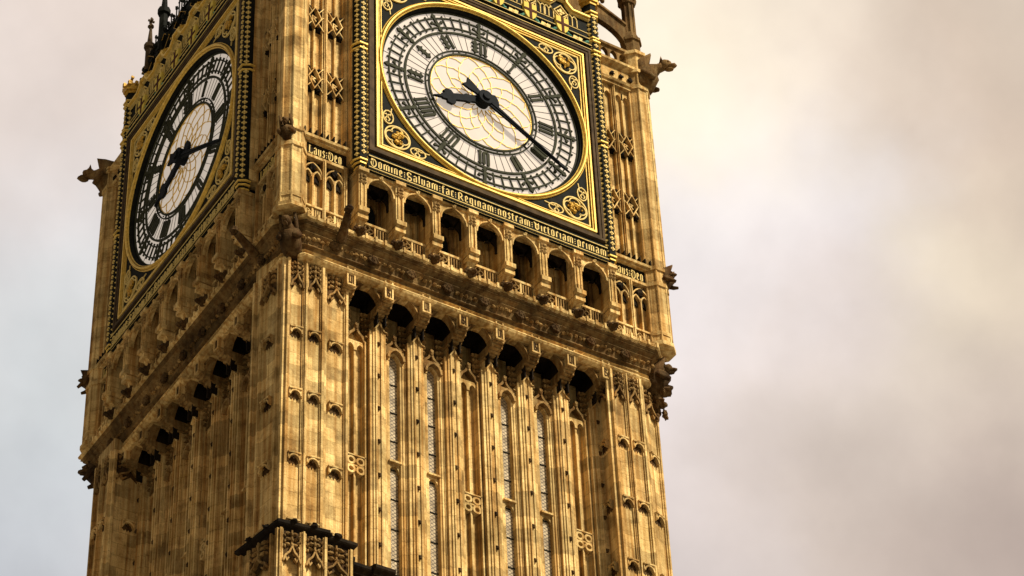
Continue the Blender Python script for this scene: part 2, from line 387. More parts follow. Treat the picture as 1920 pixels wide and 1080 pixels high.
# ------------------------------------------------------------------ solid walls
mb = MB(); mb.plan([(-5.2,-5.2),(5.2,-5.2),(5.2,5.2),(-5.2,5.2)], -H, -9.55); mb.plan([(-4.8,-4.8),(4.8,-4.8),(4.8,4.8),(-4.8,4.8)], -9.55, -7.3); part(mb, 'shaft_wall', STONE)
mb = MB(); mb.plan([(-5.9,-5.9),(5.9,-5.9),(5.9,5.9),(-5.9,5.9)], -7.3, -4.75)
mb.plan([(-6.22,-6.22),(6.22,-6.22),(6.22,6.22),(-6.22,6.22)], -4.75, 4.0)
part(mb, 'clock_stage_wall', STONE)

# ------------------------------------------------------------------ shaft: bays, ribs, windows
ZB = -26.0                 # the lowest level the picture looks at is about -19; detail runs to here
mb = MB()                  # rib between two bays
mb.box(-.17,.17,5.18,5.60,ZB,-9.12); mb.box(-.255,-.175,5.18,5.56,ZB,-9.5); mb.box(.175,.255,5.18,5.56,ZB,-9.5)
mb.box(-.105,-.06,5.6,5.64,ZB,-9.25); mb.box(.06,.105,5.6,5.64,ZB,-9.25)
mb.box(-.345,-.30,5.18,5.44,ZB,-9.9); mb.box(.30,.345,5.18,5.44,ZB,-9.9)
mb.prism([(-.17,-9.5),(0,-9.18),(.17,-9.5),(.12,-9.5),(0,-9.3),(-.12,-9.5)], 5.6, 5.68)
mb.m = 1; z = -10.0
while z > ZB:
    mb.blob((0,5.63,z),(.04,.045,.05),.25); mb.box(-.05,.05,5.6,5.655,z+.045,z+.075); z -= 1.13
mb.m = 0
rib = face(part(mb, 'rib', [STONE, CARVE], u=RIBS[0]))
m3 = MB()                  # corbel that steps out to carry the machicolation
for i in range(6):
    t = i/5; o1 = 5.62+.50*t**.8; z0 = -9.12+.06*i
    m3.side([(5.3,z0),(o1-.02,z0),(o1+.03,z0+.022),(o1+.03,z0+.045),(o1-.02,z0+.058),(5.3,z0+.058)], -.2+.004*i, .2-.004*i)
m3.box(-.235,.235,5.3,5.68,-9.17,-9.122)
part(m3, 'corbel', SOOT, rib)
for u in RIBS[1:]: face(dup(rib, u))

def two_light(mb, w, zt, zb, o):    # blind two-light panel
    mb.box(-.03,.03,o-.2,o+.13,zb,zt-.1); mb.box(-w,-w+.05,o-.2,o+.10,zb,zt); mb.box(w-.05,w,o-.2,o+.10,zb,zt)
def quatre(mb, c, r, o0, o1):
    for da, dz in ((-.52,0),(.52,0),(0,.52),(0,-.52)): mb.ring(r*.36,r*.50,o0,o1,12,(c[0]+da*r,c[1]+dz*r))
mb = MB()                          # bay A: blind panel with quatrefoil blocks
two_light(mb, .30, -9.95, ZB, 5.22)
for s_ in (-1,1): arch_plate(mb, s_*.15-.15, s_*.15+.15, -10.25, -9.92, arch(s_*.15,.105,-10.2,.17,4), 5.2, 5.38)
for zq in (-14.25, -21.6):
    for sx in (-1,1):
        for sz in (-1,1): mb.ring(.075,.14,5.2,5.42,14,(sx*.145,zq+sz*.145))
    mb.box(-.30,.30,5.2,5.44,zq+.29,zq+.33); mb.box(-.3,.3,5.2,5.40,zq-.02,zq+.02)
bayA = face(part(mb, 'blind_panel', STONE, u=BAYS[0]))
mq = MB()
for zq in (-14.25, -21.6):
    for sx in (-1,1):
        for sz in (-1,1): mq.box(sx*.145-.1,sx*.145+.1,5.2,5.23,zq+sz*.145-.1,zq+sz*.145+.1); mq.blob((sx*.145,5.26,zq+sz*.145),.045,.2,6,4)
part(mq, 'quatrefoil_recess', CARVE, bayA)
for u in (BAYS[3], BAYS[6]): face(dup(bayA, u))
mb = MB()                          # bay B: leaded lancet
mb.box(-.31,-.14,5.18,5.38,ZB,-10.2); mb.box(.17,.31,5.18,5.43,ZB,-10.2); mb.box(-.36,-.31,5.18,5.47,ZB,-9.95); mb.box(.31,.36,5.18,5.47,ZB,-9.95)
mb.box(.23,.26,5.42,5.46,ZB,-10.3); mb.box(-.27,-.245,5.38,5.42,ZB,-10.3)
arch_plate(mb, -.31, .31, -10.2, -9.75, arch(.015,.155,-10.2,.24,5), 5.18, 5.40)
mb.m = 1; mb.bar(arch(0,.25,-10.22,.34,6), .07, 5.36, 5.56); arch_plate(mb, -.31, .31, -10.2, -9.75, arch(0,.23,-10.2,.33,5), 5.40, 5.44); mb.m = 0
zt = -13.72
mb.box(-.2,.2,5.18,5.46,zt-.03,zt+.03); arch_plate(mb, -.2,.2,zt-.32,zt-.03,arch(0,.15,zt-.3,.2,5),5.2,5.36)
lan = face(part(mb, 'lancet_window', [STONE, SOOT], u=BAYS[1]))
m2 = MB(); m2.box(-.215,.215,5.17,5.255,ZB,-9.95); m2.m = 1
for k in range(14):
    zz = -10.95-.98*k
    m2.box(-.2,.2,5.255,5.275,zz-.016,zz+.016)
part(m2, 'window_pane', [LEAD, BLACK], lan)
for u in (BAYS[2], BAYS[4], BAYS[5]): face(dup(lan, u))

mb = MB()                          # crocketed canopy over every bay
mb.bar([(-.30,-9.95),(-.2,-9.72),(-.08,-9.6),(0,-9.42)], .07, 5.2, 5.42); mb.bar([(.30,-9.95),(.2,-9.72),(.08,-9.6),(0,-9.42)], .07, 5.2, 5.42)
for k in range(5):
    z = -9.78+.2*k; w = .34-.012*k
    for s_ in (-1,1):
        mb.side([(5.2,z),(5.5,z+.02),(5.46,z+.09),(5.2,z+.12)], s_*w-.07, s_*w+.07)
        mb.blob((s_*(w-.1),5.36,z+.08),(.05,.06,.06),.3)
mb.blob((0,5.42,-9.42),(.07,.08,.1),.3)
can = face(part(mb, 'canopy', SOOT, u=BAYS[0]))
for u in BAYS[1:]: face(dup(can, u))

# machicolation arches, between the carved blocks
mb = MB()
arch_plate(mb, -.50, .50, -8.95, -8.12, arch(0,.45,-8.95,.58), 5.80, 6.0)
mb.bar(arch(0,.46,-8.95,.60), .045, 6.0, 6.06)
for k, (w, o) in enumerate(((.5,6.12),(.5,6.09),(.5,6.06),(.5,6.04))):
    zz = -8.16-.12*k; hw = .0 if k < 1 else (.12, .24, .33)[k-1]
    if hw: mb.box(-w,-hw,5.9,o,zz-.075,zz); mb.box(hw,w,5.9,o,zz-.075,zz)
    else: mb.box(-w,w,5.9,o,zz-.075,zz)
mb.blob((0,6.12,-8.31),(.08,.07,.07),.3)
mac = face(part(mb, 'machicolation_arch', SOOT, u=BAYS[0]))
m2 = MB(); m2.box(-.52,.52,4.85,5.8,-8.2,-8.06); m2.box(-.5,-.46,4.85,5.8,-9.4,-8.2); m2.box(.46,.5,4.85,5.8,-9.4,-8.2); part(m2, 'arch_soffit', BLACKSTONE, mac)  # near-black faces put the shade of the void into the colour
for u in BAYS[1:]: face(dup(mac, u))
mb = MB()                          # carved block with a blackletter initial
mb.box(-.13,.13,5.5,6.19,-8.76,-8.09); mb.bar([(-.115,-8.745),(.115,-8.745),(.115,-8.105),(-.115,-8.105)], .05, 6.19, 6.235, True)
blk = face(part(mb, 'carved_block', STONE, u=RIBS[0]))
m2 = MB(); m2.bar([(-.085,-8.71),(.085,-8.71),(.085,-8.14),(-.085,-8.14)], .022, 6.192, 6.20, True)
m2.bar([(-.04,-8.38),(-.04,-8.64),(.035,-8.64),(.035,-8.38)], .03, 6.192, 6.215); m2.bar([(-.045,-8.2),(.03,-8.26),(-.03,-8.33)], .028, 6.192, 6.215)
part(m2, 'blackletter_initial', CARVE, blk)
m2.v = []; m2.f = []; m2.mi = []
m2.bar([(-.085,-8.71),(.085,-8.71),(.085,-8.14),(-.085,-8.14)], .022, 6.192, 6.20, True)
m2.bar([(-.04,-8.35),(-.04,-8.64)], .03, 6.192, 6.215); m2.bar([(-.04,-8.4),(.035,-8.44),(-.01,-8.5),(.04,-8.56),(.035,-8.64),(-.02,-8.64)], .026, 6.192, 6.215); m2.bar([(-.045,-8.22),(.035,-8.22),(.0,-8.31)], .026, 6.192, 6.215)
alt = part(m2, 'blackletter_initial', CARVE, blk); alt_me = alt.data; bpy.data.objects.remove(alt)
for i, u in enumerate(RIBS[1:]):
    c = face(dup(blk, u))
    if i % 2 == 0:
        for ch in c.children: ch.data = alt_me

# ------------------------------------------------------------------ shaft corner piers
HOODS = {}
def hood(w, x, y, dx, dy, z, parent):
    """little arched hood over a pier panel: light cap, dark plate painted as its shade"""
    key = round(w, 2)
    if key not in HOODS:
        mb = MB(); mb.box(-w,w,-.02,.14,.10,.15); mb.bar(arch(0,w*.86,-.10,.17,5), .04, -.02, .13)
        for s_ in (-1,1): mb.prism([(s_*w,-.16),(s_*w,.1),(s_*w*.72,.1),(s_*w*.86,-.05)], -.02, .10)
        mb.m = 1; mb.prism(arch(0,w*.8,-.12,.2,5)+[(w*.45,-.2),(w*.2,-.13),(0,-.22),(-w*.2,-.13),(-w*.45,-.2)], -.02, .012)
        mb.blob((0,.05,0),(.035,.05,.05),.2)
        o = mb.obj('panel_hood', [STONE, CARVE]); HOODS[key] = o.data; bpy.data.objects.remove(o)
    o = bpy.data.objects.new('panel_hood', HOODS[key]); COL.objects.link(o); o.parent = parent
    o.location = (x, y, z); o.rotation_euler = (0, 0, math.atan2(dy, dx))
HZ = [-10.95-2.13*k for k in range(7)]
def facet(mb, p0, p1, bays, todo, hoods=True, top=-8.4, zb=-26.0, hz=HZ, margin=.07):
    """one face of a pier from plan point p0 to p1 (outside on the right); todo collects its hoods and tracery"""
    dx, dy = p1[0]-p0[0], p1[1]-p0[1]; Lg = math.hypot(dx, dy)
    mb.frame(p0[0], p0[1], dx, dy)
    o = .10
    if margin > .2:
        mb.box(0, .09, -.1, o, zb, top); mb.box(Lg-.09, Lg, -.1, o, zb, top); mb.box(margin-.05, margin, -.1, o-.03, zb, top); mb.box(Lg-margin, Lg-margin+.05, -.1, o-.03, zb, top)
    else:
        mb.box(0, margin, -.1, o, zb, top); mb.box(Lg-margin, Lg, -.1, o, zb, top)
    w = (Lg-2*margin-(bays-1)*.11)/bays
    for b in range(bays):
        c = margin+w/2+b*(w+.11)
        mb.frame(p0[0], p0[1], dx, dy)
        if b: mb.box(c-w/2-.11, c-w/2, -.1, o-.02, zb, top); mb.box(c-w/2-.075, c-w/2-.035, o-.02, o+.03, zb, top)
        ox, oy = p0[0]+dx/Lg*c, p0[1]+dy/Lg*c
        mb.frame(ox, oy, dx, dy)
        mb.box(-w/2, -w/2+.035, -.1, .05, zb, top); mb.box(w/2-.035, w/2, -.1, .05, zb, top)
        todo.append((w, ox, oy, dx, dy, top, hz if hoods else []))
    mb.frame()
def finish_facets(todo, parent):
    for w, ox, oy, dx, dy, top, hz in todo:
        for z in hz: hood(min(w/2-.03, .205), ox, oy, dx, dy, z, parent)
        m = MB(); m.frame(ox, oy, dx, dy); zt = top-.03; k = w/2-.02
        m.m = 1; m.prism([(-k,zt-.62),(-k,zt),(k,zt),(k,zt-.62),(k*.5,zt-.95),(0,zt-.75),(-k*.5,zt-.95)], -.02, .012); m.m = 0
        m.bar([(-k,zt-.98),(-k*.75,zt-.80),(-k*.3,zt-.68),(0,zt-.5),(k*.3,zt-.68),(k*.75,zt-.80),(k,zt-.98)], .05, -.02, .13)
        m.box(-.022,.022,-.02,.10,zt-.5,zt)
        for q in range(3):
            z = zt-.08-.17*q
            for s_ in (-1,1): m.blob((s_*k*.42,.04,z),(k*.3,.06,.05),.35,7,5); m.blob((s_*k*.8,.05,z-.08),(.045,.06,.045),.3,6,4)
            m.blob((0,.1,z-.05),(.05,.05,.05),.3,6,4)
        for s_ in (-1,1): m.bar([(s_*k*.75,zt-.80),(s_*k*.55,zt-.93),(s_*k*.35,zt-.84)], .04, -.02, .10)
        part(m, 'pier_tracery', [SOOT, CARVE], parent)
PIERS = {
 'near':  [(-5.30,-4.45),(-6.36,-4.52),(-6.14,-5.95),(-5.06,-6.08),(-5.0,-5.93),(-4.25,-5.93),(-4.25,-5.20)],
 'right': [(4.36,-5.30),(4.36,-6.20),(5.44,-6.22),(5.52,-6.08),(6.27,-5.76),(6.33,-4.4),(5.3,-4.4)],
 'left':  [(-5.3,4.36),(-4.4,5.3),(-4.4,6.33),(-6.08,6.27),(-6.38,5.52),(-6.50,5.44),(-6.48,4.36)],
}
PB = {'near': {1:1, 2:2, 4:1}, 'right': {0:1, 1:2, 3:1, 4:1}, 'left': {3:1, 5:2, 6:1}}
for k, poly in PIERS.items():
    mb = MB(); todo = []
    mb.plan([(x, -y) for x, y in poly], -26.0, -7.9)
    n = len(poly)
    for i, b in PB[k].items():
        facet(mb, poly[i], poly[(i+1)%n], b, todo, margin=.36 if (k, i) == ('near', 1) else .07)
    pr = part(mb, 'corner_pier', STONE, label={'near':'corner pier facing the viewer, lit on its right side','right':'corner pier at the right edge of the tower','left':'corner pier at the shaded far left edge'}[k])
    finish_facets(todo, pr)
mb = MB(); mb.plan([(4.3,-4.3),(6.2,-4.3),(6.2,-6.2),(4.3,-6.2)], -26, -7.9); part(mb, 'corner_pier', STONE, label='corner pier on the far side')
mb = MB()
mb.plan([(-6.0,-6.0),(6.0,-6.0),(6.0,6.0),(-6.0,6.0)], -H, -26.0); part(mb, 'tower_base', STONE)

# string course low on the shaft: round the piers, and lower along the wall between them
SC = [(-.2,-17.62),(.10,-17.62),(.12,-17.56),(.20,-17.50),(.23,-17.46),(.23,-17.37),(.15,-17.32),(-.2,-17.22)]
mb = MB()
for k, poly in PIERS.items():
    pl = [(x, y) for x, y in poly]
    mb.sweep(pl, SC)
    for i in range(len(pl)):
        a, b = Vector(pl[i]), Vector(pl[(i+1)%len(pl)]); n_ = max(1, int((b-a).length/.5)); d = (b-a).normalized(); nn = Vector((d.y,-d.x))
        for j in range(n_):
            q = a+(b-a)*((j+.5)/n_)+nn*.22; mb.blob((q.x,-q.y,-17.36),(.11,.11,.08),.35)
for turn in (0, 1):
    if turn: mb.frame(0,0,0,-1)
    mb.side([(5.2,z-.28) if o < 0 else (5.52+o,z-.28) for o, z in SC], -4.3, 4.4)
    for u in RIBS: mb.side([(5.4,z-.275) if o < 0 else (5.70+o,z-.275) for o, z in SC], u-.3, u+.3)
mb.frame()
part(mb, 'string_course', BLACKSTONE, label='dark moulded string course low on the shaft')
# panel band under the string course, on piers and wall
for k, poly in PIERS.items():
    mb = MB(); todo = []; n = len(poly)
    for i, b in PB[k].items():
        p0, p1 = Vector(poly[i]), Vector(poly[(i+1)%n]); d = (p1-p0).normalized(); nn = Vector((d.y,-d.x))*.10
        q0, q1 = p0+nn-d*.1, p1+nn+d*.1
        facet(mb, q0, q1, b, todo, False, -17.6, -20.0, margin=.36 if (k, i) == ('near', 1) else .07)
    lp = part(mb, 'lower_pier_panel', STONE); finish_facets(todo, lp)
mb, mc = MB(), MB()
for u in BAYS:
    mb.bar([(u-.36,-19.6),(u+.36,-19.6),(u+.36,-18.25),(u-.36,-18.25)], .08, 5.5, 5.76, True)
    mb.box(u-.4,u+.4,5.3,5.6,-19.8,-18.0)
    for k in range(9): mc.blob((u+random.uniform(-.22,.22),5.64,-18.9+random.uniform(-.5,.5)),(.1,.09,.1),.35)
face(part(mb, 'lower_wall_panel', STONE)); face(part(mc, 'lower_wall_carving', CARVE))

# ------------------------------------------------------------------ main cornice
co = [(-6.1,6.1),(-6.1,-5.7),(-5.7,-6.1),(5.7,-6.1),(6.1,-5.7),(6.1,6.1)]
mb = MB()
mb.sweep(co, [(-.3,-8.42),(.06,-8.42),(.16,-8.36),(.20,-8.30),(.16,-8.23),(.10,-8.20),(.10,-8.15),(.16,-8.11),(.10,-8.06)])
part(mb, 'cornice_lower_roll', STONE)
mb = MB()
mb.sweep(co, [(.0,-8.09),(.10,-8.09),(.12,-7.98),(.20,-7.95),(.18,-7.88),(.24,-7.70),(.34,-7.60),(.32,-7.55),(.40,-7.50),(.46,-7.44),(.44,-7.40),(.52,-7.36),(.50,-7.31),(.2,-7.28)])
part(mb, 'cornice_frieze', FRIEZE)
mb = MB()
mb.sweep(co, [(.0,-7.33),(.46,-7.33),(.56,-7.27),(.58,-7.20),(.53,-7.14),(.44,-7.12),(.40,-7.04),(-.3,-7.04)])
for s_ in range(-19, 20):
    mb.box(s_*.31-.035, s_*.31+.035, 6.55, 6.70, -7.29, -7.10)
    mb.frame(0,0,0,-1); mb.box(s_*.31-.035, s_*.31+.035, 6.55, 6.70, -7.29, -7.10); mb.frame()
part(mb, 'cornice_sill', STONE)
def carved_flower(mb, u, o, z, r):
    for k in range(6):
        t = 2*PI*k/6; mb.blob((u+r*.6*math.cos(t), o, z+r*.6*math.sin(t)), (r*.45,r*.45,r*.4), .3)
    mb.blob((u, o+r*.2, z), r*.4, .2)
mb = MB(); carved_flower(mb, 0, 6.40, -7.74, .17); bos = face(part(mb, 'cornice_boss', CARVE, u=BAYS[0]-P))
for u in BAYS+[BAYS[-1]+P]: face(dup(bos, u))
mb = MB()
for s_ in range(-40, 41):
    if abs((s_*.15)/P - round(s_*.15/P)) > .17: mb.blob((s_*.15+random.uniform(-.03,.03), 6.36, -7.74+random.uniform(-.05,.05)), (.07,.06,.05), .4)
face(part(mb, 'frieze_foliage', SOOT))
mb = MB()                          # grotesque mask at the foot of each bracket
mb.blob((0,6.72,-7.16),(.13,.15,.15),.15); mb.blob((0,6.86,-7.2),(.08,.1,.08),.2); mb.cone((-.1,6.7,-7.06),.05,.14); mb.cone((.1,6.7,-7.06),.05,.14)
mb.blob((-.14,6.68,-7.08),(.06,.06,.1),.3); mb.blob((.14,6.68,-7.08),(.06,.06,.1),.3)
msk = face(part(mb, 'grotesque_mask', CARVE, u=RIBS[0]))
for u in RIBS[1:]: face(dup(msk, u))

# ------------------------------------------------------------------ arcade under the dial
mb = MB()
mb.side([(5.9,-4.95),(6.93,-4.95),(6.93,-5.02),(6.88,-5.04),(6.88,-6.38),(6.96,-6.42),(6.96,-6.56),(6.86,-6.62),(6.86,-6.74),(6.74,-6.80),(6.66,-6.92),(6.55,-7.0),(6.5,-7.08),(6.5,-7.13),(5.9,-7.13)], -.13, .13)
mb.box(-.165,.165,6.4,6.97,-5.03,-4.9); mb.box(-.165,.165,6.5,6.98,-6.58,-6.42); mb.box(-.17,.17,6.45,6.90,-6.78,-6.64)
mb.box(-.08,-.045,6.88,6.92,-6.35,-5.5); mb.box(.045,.08,6.88,6.92,-6.35,-5.5)
brk = face(part(mb, 'arcade_bracket', STONE, u=RIBS[0]))
m2 = MB()
for z in (-5.15,-5.3,-5.42): m2.blob((-.05,6.9,z),(.06,.05,.07),.3); m2.blob((.05,6.9,z),(.06,.05,.07),.3)
part(m2, 'bracket_foliage', SOOT, brk)
m3 = MB()                          # small figure under the bracket
m3.tube([(0,6.62,-7.1),(0,6.66,-6.98),(0,6.68,-6.86)], [.07,.1,.06], 8); m3.blob((0,6.7,-6.8),(.06,.07,.08),.1)
part(m3, 'bracket_figure', STONE, brk)
for u in RIBS[1:]: face(dup(brk, u))
mb = MB()
arch_plate(mb, -.48, .48, -5.55, -4.9, arch(0,.43,-5.55,.50), 6.72, 6.80)
mb.bar(arch(0,.44,-5.55,.52), .045, 6.8, 6.86)
mb.box(-.48,.48,6.5,6.86,-4.98,-4.88); mb.blob((0,6.86,-5.0),(.08,.07,.09),.3)
arc = face(part(mb, 'arcade_arch', STONE, u=BAYS[0]))
m2 = MB()
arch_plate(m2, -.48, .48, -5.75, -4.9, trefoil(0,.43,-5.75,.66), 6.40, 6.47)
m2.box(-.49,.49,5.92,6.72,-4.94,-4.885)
part(m2, 'cusped_arch', BLACKSTONE, arc)  # blackened to paint the shade in the head of the opening
for u in BAYS[1:]: face(dup(arc, u))
mb = MB()                          # balustrade panel
mb.box(-.48,.48,6.42,6.52,-6.60,-6.52); mb.box(-.48,.48,6.42,6.52,-7.04,-6.98); mb.box(-.025,.025,6.44,6.51,-6.98,-6.6)
mb.box(-.48,-.43,6.42,6.5,-7.0,-6.55); mb.box(.43,.48,6.42,6.5,-7.0,-6.55)
mb.m = 1; quatre(mb, (-.235,-6.79), .19, 6.43, 6.5)
for k in range(4): mb.box(.09+.09*k-.018,.09+.09*k+.018,6.44,6.5,-6.98,-6.6)
bal = face(part(mb, 'balustrade', [STONE, SOOT], u=BAYS[0]))
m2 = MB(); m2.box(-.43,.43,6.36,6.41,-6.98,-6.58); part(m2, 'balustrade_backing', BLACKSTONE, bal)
for u in BAYS[1:]: face(dup(bal, u))
for i, u in enumerate(BAYS):       # back of each opening: window or blind stone light
    mb = MB()
    mb.box(-.03,.03,5.95,6.02,-6.9,-5.1); mb.box(-.45,-.33,5.9,6.05,-7.0,-5.0); mb.box(.33,.45,5.9,6.05,-7.0,-5.0)
    for s_ in (-1,1): arch_plate(mb, s_*.17-.16, s_*.17+.16, -5.5, -5.0, arch(s_*.17,.13,-5.5,.25,4), 5.9, 5.99)
    ob = face(part(mb, 'arcade_window', STONE if i % 2 else SOOT, u=u))
    m2 = MB(); m2.box(-.33,.33,5.9,5.935,-7.0,-5.0)
    part(m2, 'window_pane' if i % 2 == 0 else 'window_infill', DARK if i % 2 == 0 else STONE, ob)

# ------------------------------------------------------------------ corner panels of the clock stage
SGN = ((-1,'inner'),(1,'outer'))
for sg in (-1, 1):
    c0, c1 = 4.56, 5.98            # panel between colonnette and corner shaft
    def U(a): return sg*a
    def bx(m, a0, a1, *r): m.box(min(U(a0),U(a1)), max(U(a0),U(a1)), *r)
    mb = MB()
    mid = (c0+c1)/2
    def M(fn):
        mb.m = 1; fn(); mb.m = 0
    # upper panels
    for a in (c0+.02, mid, c1-.02): bx(mb, a-.045, a+.045, 6.15, 6.44, -3.85, 3.55); bx(mb, a-.015, a+.015, 6.44, 6.48, -3.85, 3.55)
    for q in (0, 1):
        a = (c0+mid)/2 if q == 0 else (mid+c1)/2; w = (c1-c0)/4-.06
        [bx(mb, a-.028, a+.028, 6.15, 6.36, q0, q1) for q0, q1 in ((-3.85,-1.95),(-1.05,.60),(1.52,3.4))]
        bx(mb, a-w, a-w+.03, 6.15, 6.38, -3.85, 3.5); bx(mb, a+w-.03, a+w, 6.15, 6.38, -3.85, 3.5)
        for zc in (-1.5, 1.06):
            hh = .42; ww = w*.98
            mb.bar([(U(a)-ww*.72,zc),(U(a),zc-hh),(U(a)+ww*.72,zc),(U(a),zc+hh)], .034, 6.2, 6.44, True)
            for s1 in (-1,1):
                mb.bar([(U(a)+s1*ww*.36,zc+hh*.5),(U(a)+s1*ww,zc+hh*1.15)], .028, 6.2, 6.42); mb.bar([(U(a)+s1*ww*.36,zc-hh*.5),(U(a)+s1*ww,zc-hh*1.15)], .028, 6.2, 6.42)
                mb.bar([(U(a)+s1*ww*.72,zc),(U(a)+s1*ww,zc+.1)], .028, 6.2, 6.42)
            M(lambda: mb.box(U(a)-ww,U(a)+ww,6.2,6.285,zc-hh*1.12,zc+hh*1.12))  # near-black sheet paints the recess behind the diamond as shade
            for dz in (hh*.95,-hh*.95):
                for s1 in (-1,1): M(lambda: mb.blob((U(a)+s1*ww*.62,6.34,zc+dz),(.07,.08,.08),.35))
            mb.bar([(U(a)-.06,zc-.1),(U(a)-.06,zc+.1),(U(a)+.06,zc+.06),(U(a)-.02,zc),(U(a)+.07,zc-.1)], .035, 6.24, 6.36)
        for s1 in (-1,1): arch_plate(mb, U(a)+s1*w/2-w/2, U(a)+s1*w/2+w/2, 3.1, 3.55, arch(U(a)+s1*w/2,w/2-.03,3.1,.2,4), 6.2, 6.36)
    # lower blind lights
    for a in (c0+.02, mid, c1-.02): bx(mb, a-.05, a+.05, 6.1, 6.46, -7.05, -4.72); bx(mb, a-.018, a+.018, 6.46, 6.50, -7.05, -4.72)
    for q in (0, 1):
        a = (c0+mid)/2 if q == 0 else (mid+c1)/2; w = (c1-c0)/4-.05
        bx(mb, a-.025, a+.025, 6.1, 6.42, -7.0, -5.3)
        for s1 in (-1,1):
            mb.bar(arch(U(a)+s1*w/2,w/2-.02,-5.42,.24,5), .045, 6.15, 6.40)
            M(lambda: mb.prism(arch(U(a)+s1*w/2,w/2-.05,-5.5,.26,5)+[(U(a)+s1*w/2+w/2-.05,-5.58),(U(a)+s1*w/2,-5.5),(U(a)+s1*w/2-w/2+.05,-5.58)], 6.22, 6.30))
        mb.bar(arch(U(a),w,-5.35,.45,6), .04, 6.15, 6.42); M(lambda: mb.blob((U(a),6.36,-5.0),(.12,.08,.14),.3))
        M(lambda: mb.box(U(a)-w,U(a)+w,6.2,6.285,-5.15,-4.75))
        bx(mb, a-w, a+w, 6.15, 6.44, -6.62, -6.55)
        quatre(mb, (U(a)-w*.5,-6.83), w*.42, 6.3, 6.42)
        for k in range(4): mb.box(U(a)+w*.15+k*w*.22-.015, U(a)+w*.15+k*w*.22+.015, 6.3, 6.4, -7.0, -6.62)
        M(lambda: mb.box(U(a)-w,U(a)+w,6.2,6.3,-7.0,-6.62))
    bx(mb, c0-.1, c1+.05, 5.85, 6.245, -7.1, 3.9)
    # motto band and ledges
    bx(mb, 4.085, 4.535, 6.2, 6.70, -4.5, 5.2)
    bx(mb, c0-.05, c1+.1, 6.1, 6.46, -4.74, -4.64); bx(mb, c0-.05, c1+.1, 6.1, 6.52, -4.15, -4.08)
    mb.side([(6.1,-4.08),(6.60,-4.08),(6.62,-4.0),(6.5,-3.92),(6.36,-3.78),(6.1,-3.78)], min(U(c0-.05),U(c1+.1)), max(U(c0-.05),U(c1+.1)))
    for k in range(8): a = c0+.1+k*.19; M(lambda: bx(mb, a-.015, a+.015, 6.3, 6.60, -3.95, -3.76))
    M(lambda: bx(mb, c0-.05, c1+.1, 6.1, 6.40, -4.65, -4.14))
    # head of the panels
    bx(mb, c0-.1, c1+.3, 6.1, 6.50, 3.55, 3.66)
    mb.side([(6.1,3.66),(6.56,3.66),(6.6,3.74),(6.48,3.8),(6.48,4.35),(6.66,4.46),(6.66,4.56),(6.1,4.56)], min(U(c0-.1),U(c1+.3)), max(U(c0-.1),U(c1+.3)))
    for k in range(3): M(lambda: mb.blob((U(5.2+.35*k),6.52,4.02),(.1,.06,.08),.35))
    face(part(mb, 'corner_panel', [STONE, BLACKSTONE]))
    mb = MB()
    # pierced parapet
    bx(mb, c0, c1+.4, 6.2, 6.5, 5.32, 5.42); bx(mb, c0, c1+.4, 6.24, 6.46, 4.56, 4.64)
    for k in range(6):
        a = c0+.12+k*.36; arch_plate(mb, U(a)-.18, U(a)+.18, 4.64, 5.32, arch(U(a),.13,5.02,.22,5), 6.28, 6.42)
    part(mb, 'pierced_parapet', SOOT)
def shaft_oct(mb, x, y, r, z0, z1): mb.plan([(a, -b) for a, b in oct_pts(x, y, r)], z0, z1)
CORN = {'near':(-6.27,-6.27), 'right':(6.27,-6.27), 'left':(-6.27,6.27), 'far':(6.27,6.27)}
for k, (x, y) in CORN.items():
    mb = MB(); zt = 4.5 if k == 'left' else 5.3; shaft_oct(mb, x, y, .42, -7.05, zt)
    for z, r in ((-4.05,.47),(-4.68,.47),(-7.0,.5),(-6.6,.45),(3.7,.48),(4.42,.50),(zt,.5)): shaft_oct(mb, x, y, r, z-.07, z+.07)
    for i in range(8):
        t = PI/8+2*PI*i/8; mb.tube([(x+.41*math.cos(t), -(y+.41*math.sin(t)), -6.9),(x+.41*math.cos(t), -(y+.41*math.sin(t)), 4.4)], .04, 6)
    part(mb, 'corner_shaft', STONE, label='octagonal stone corner shaft beside the dials')

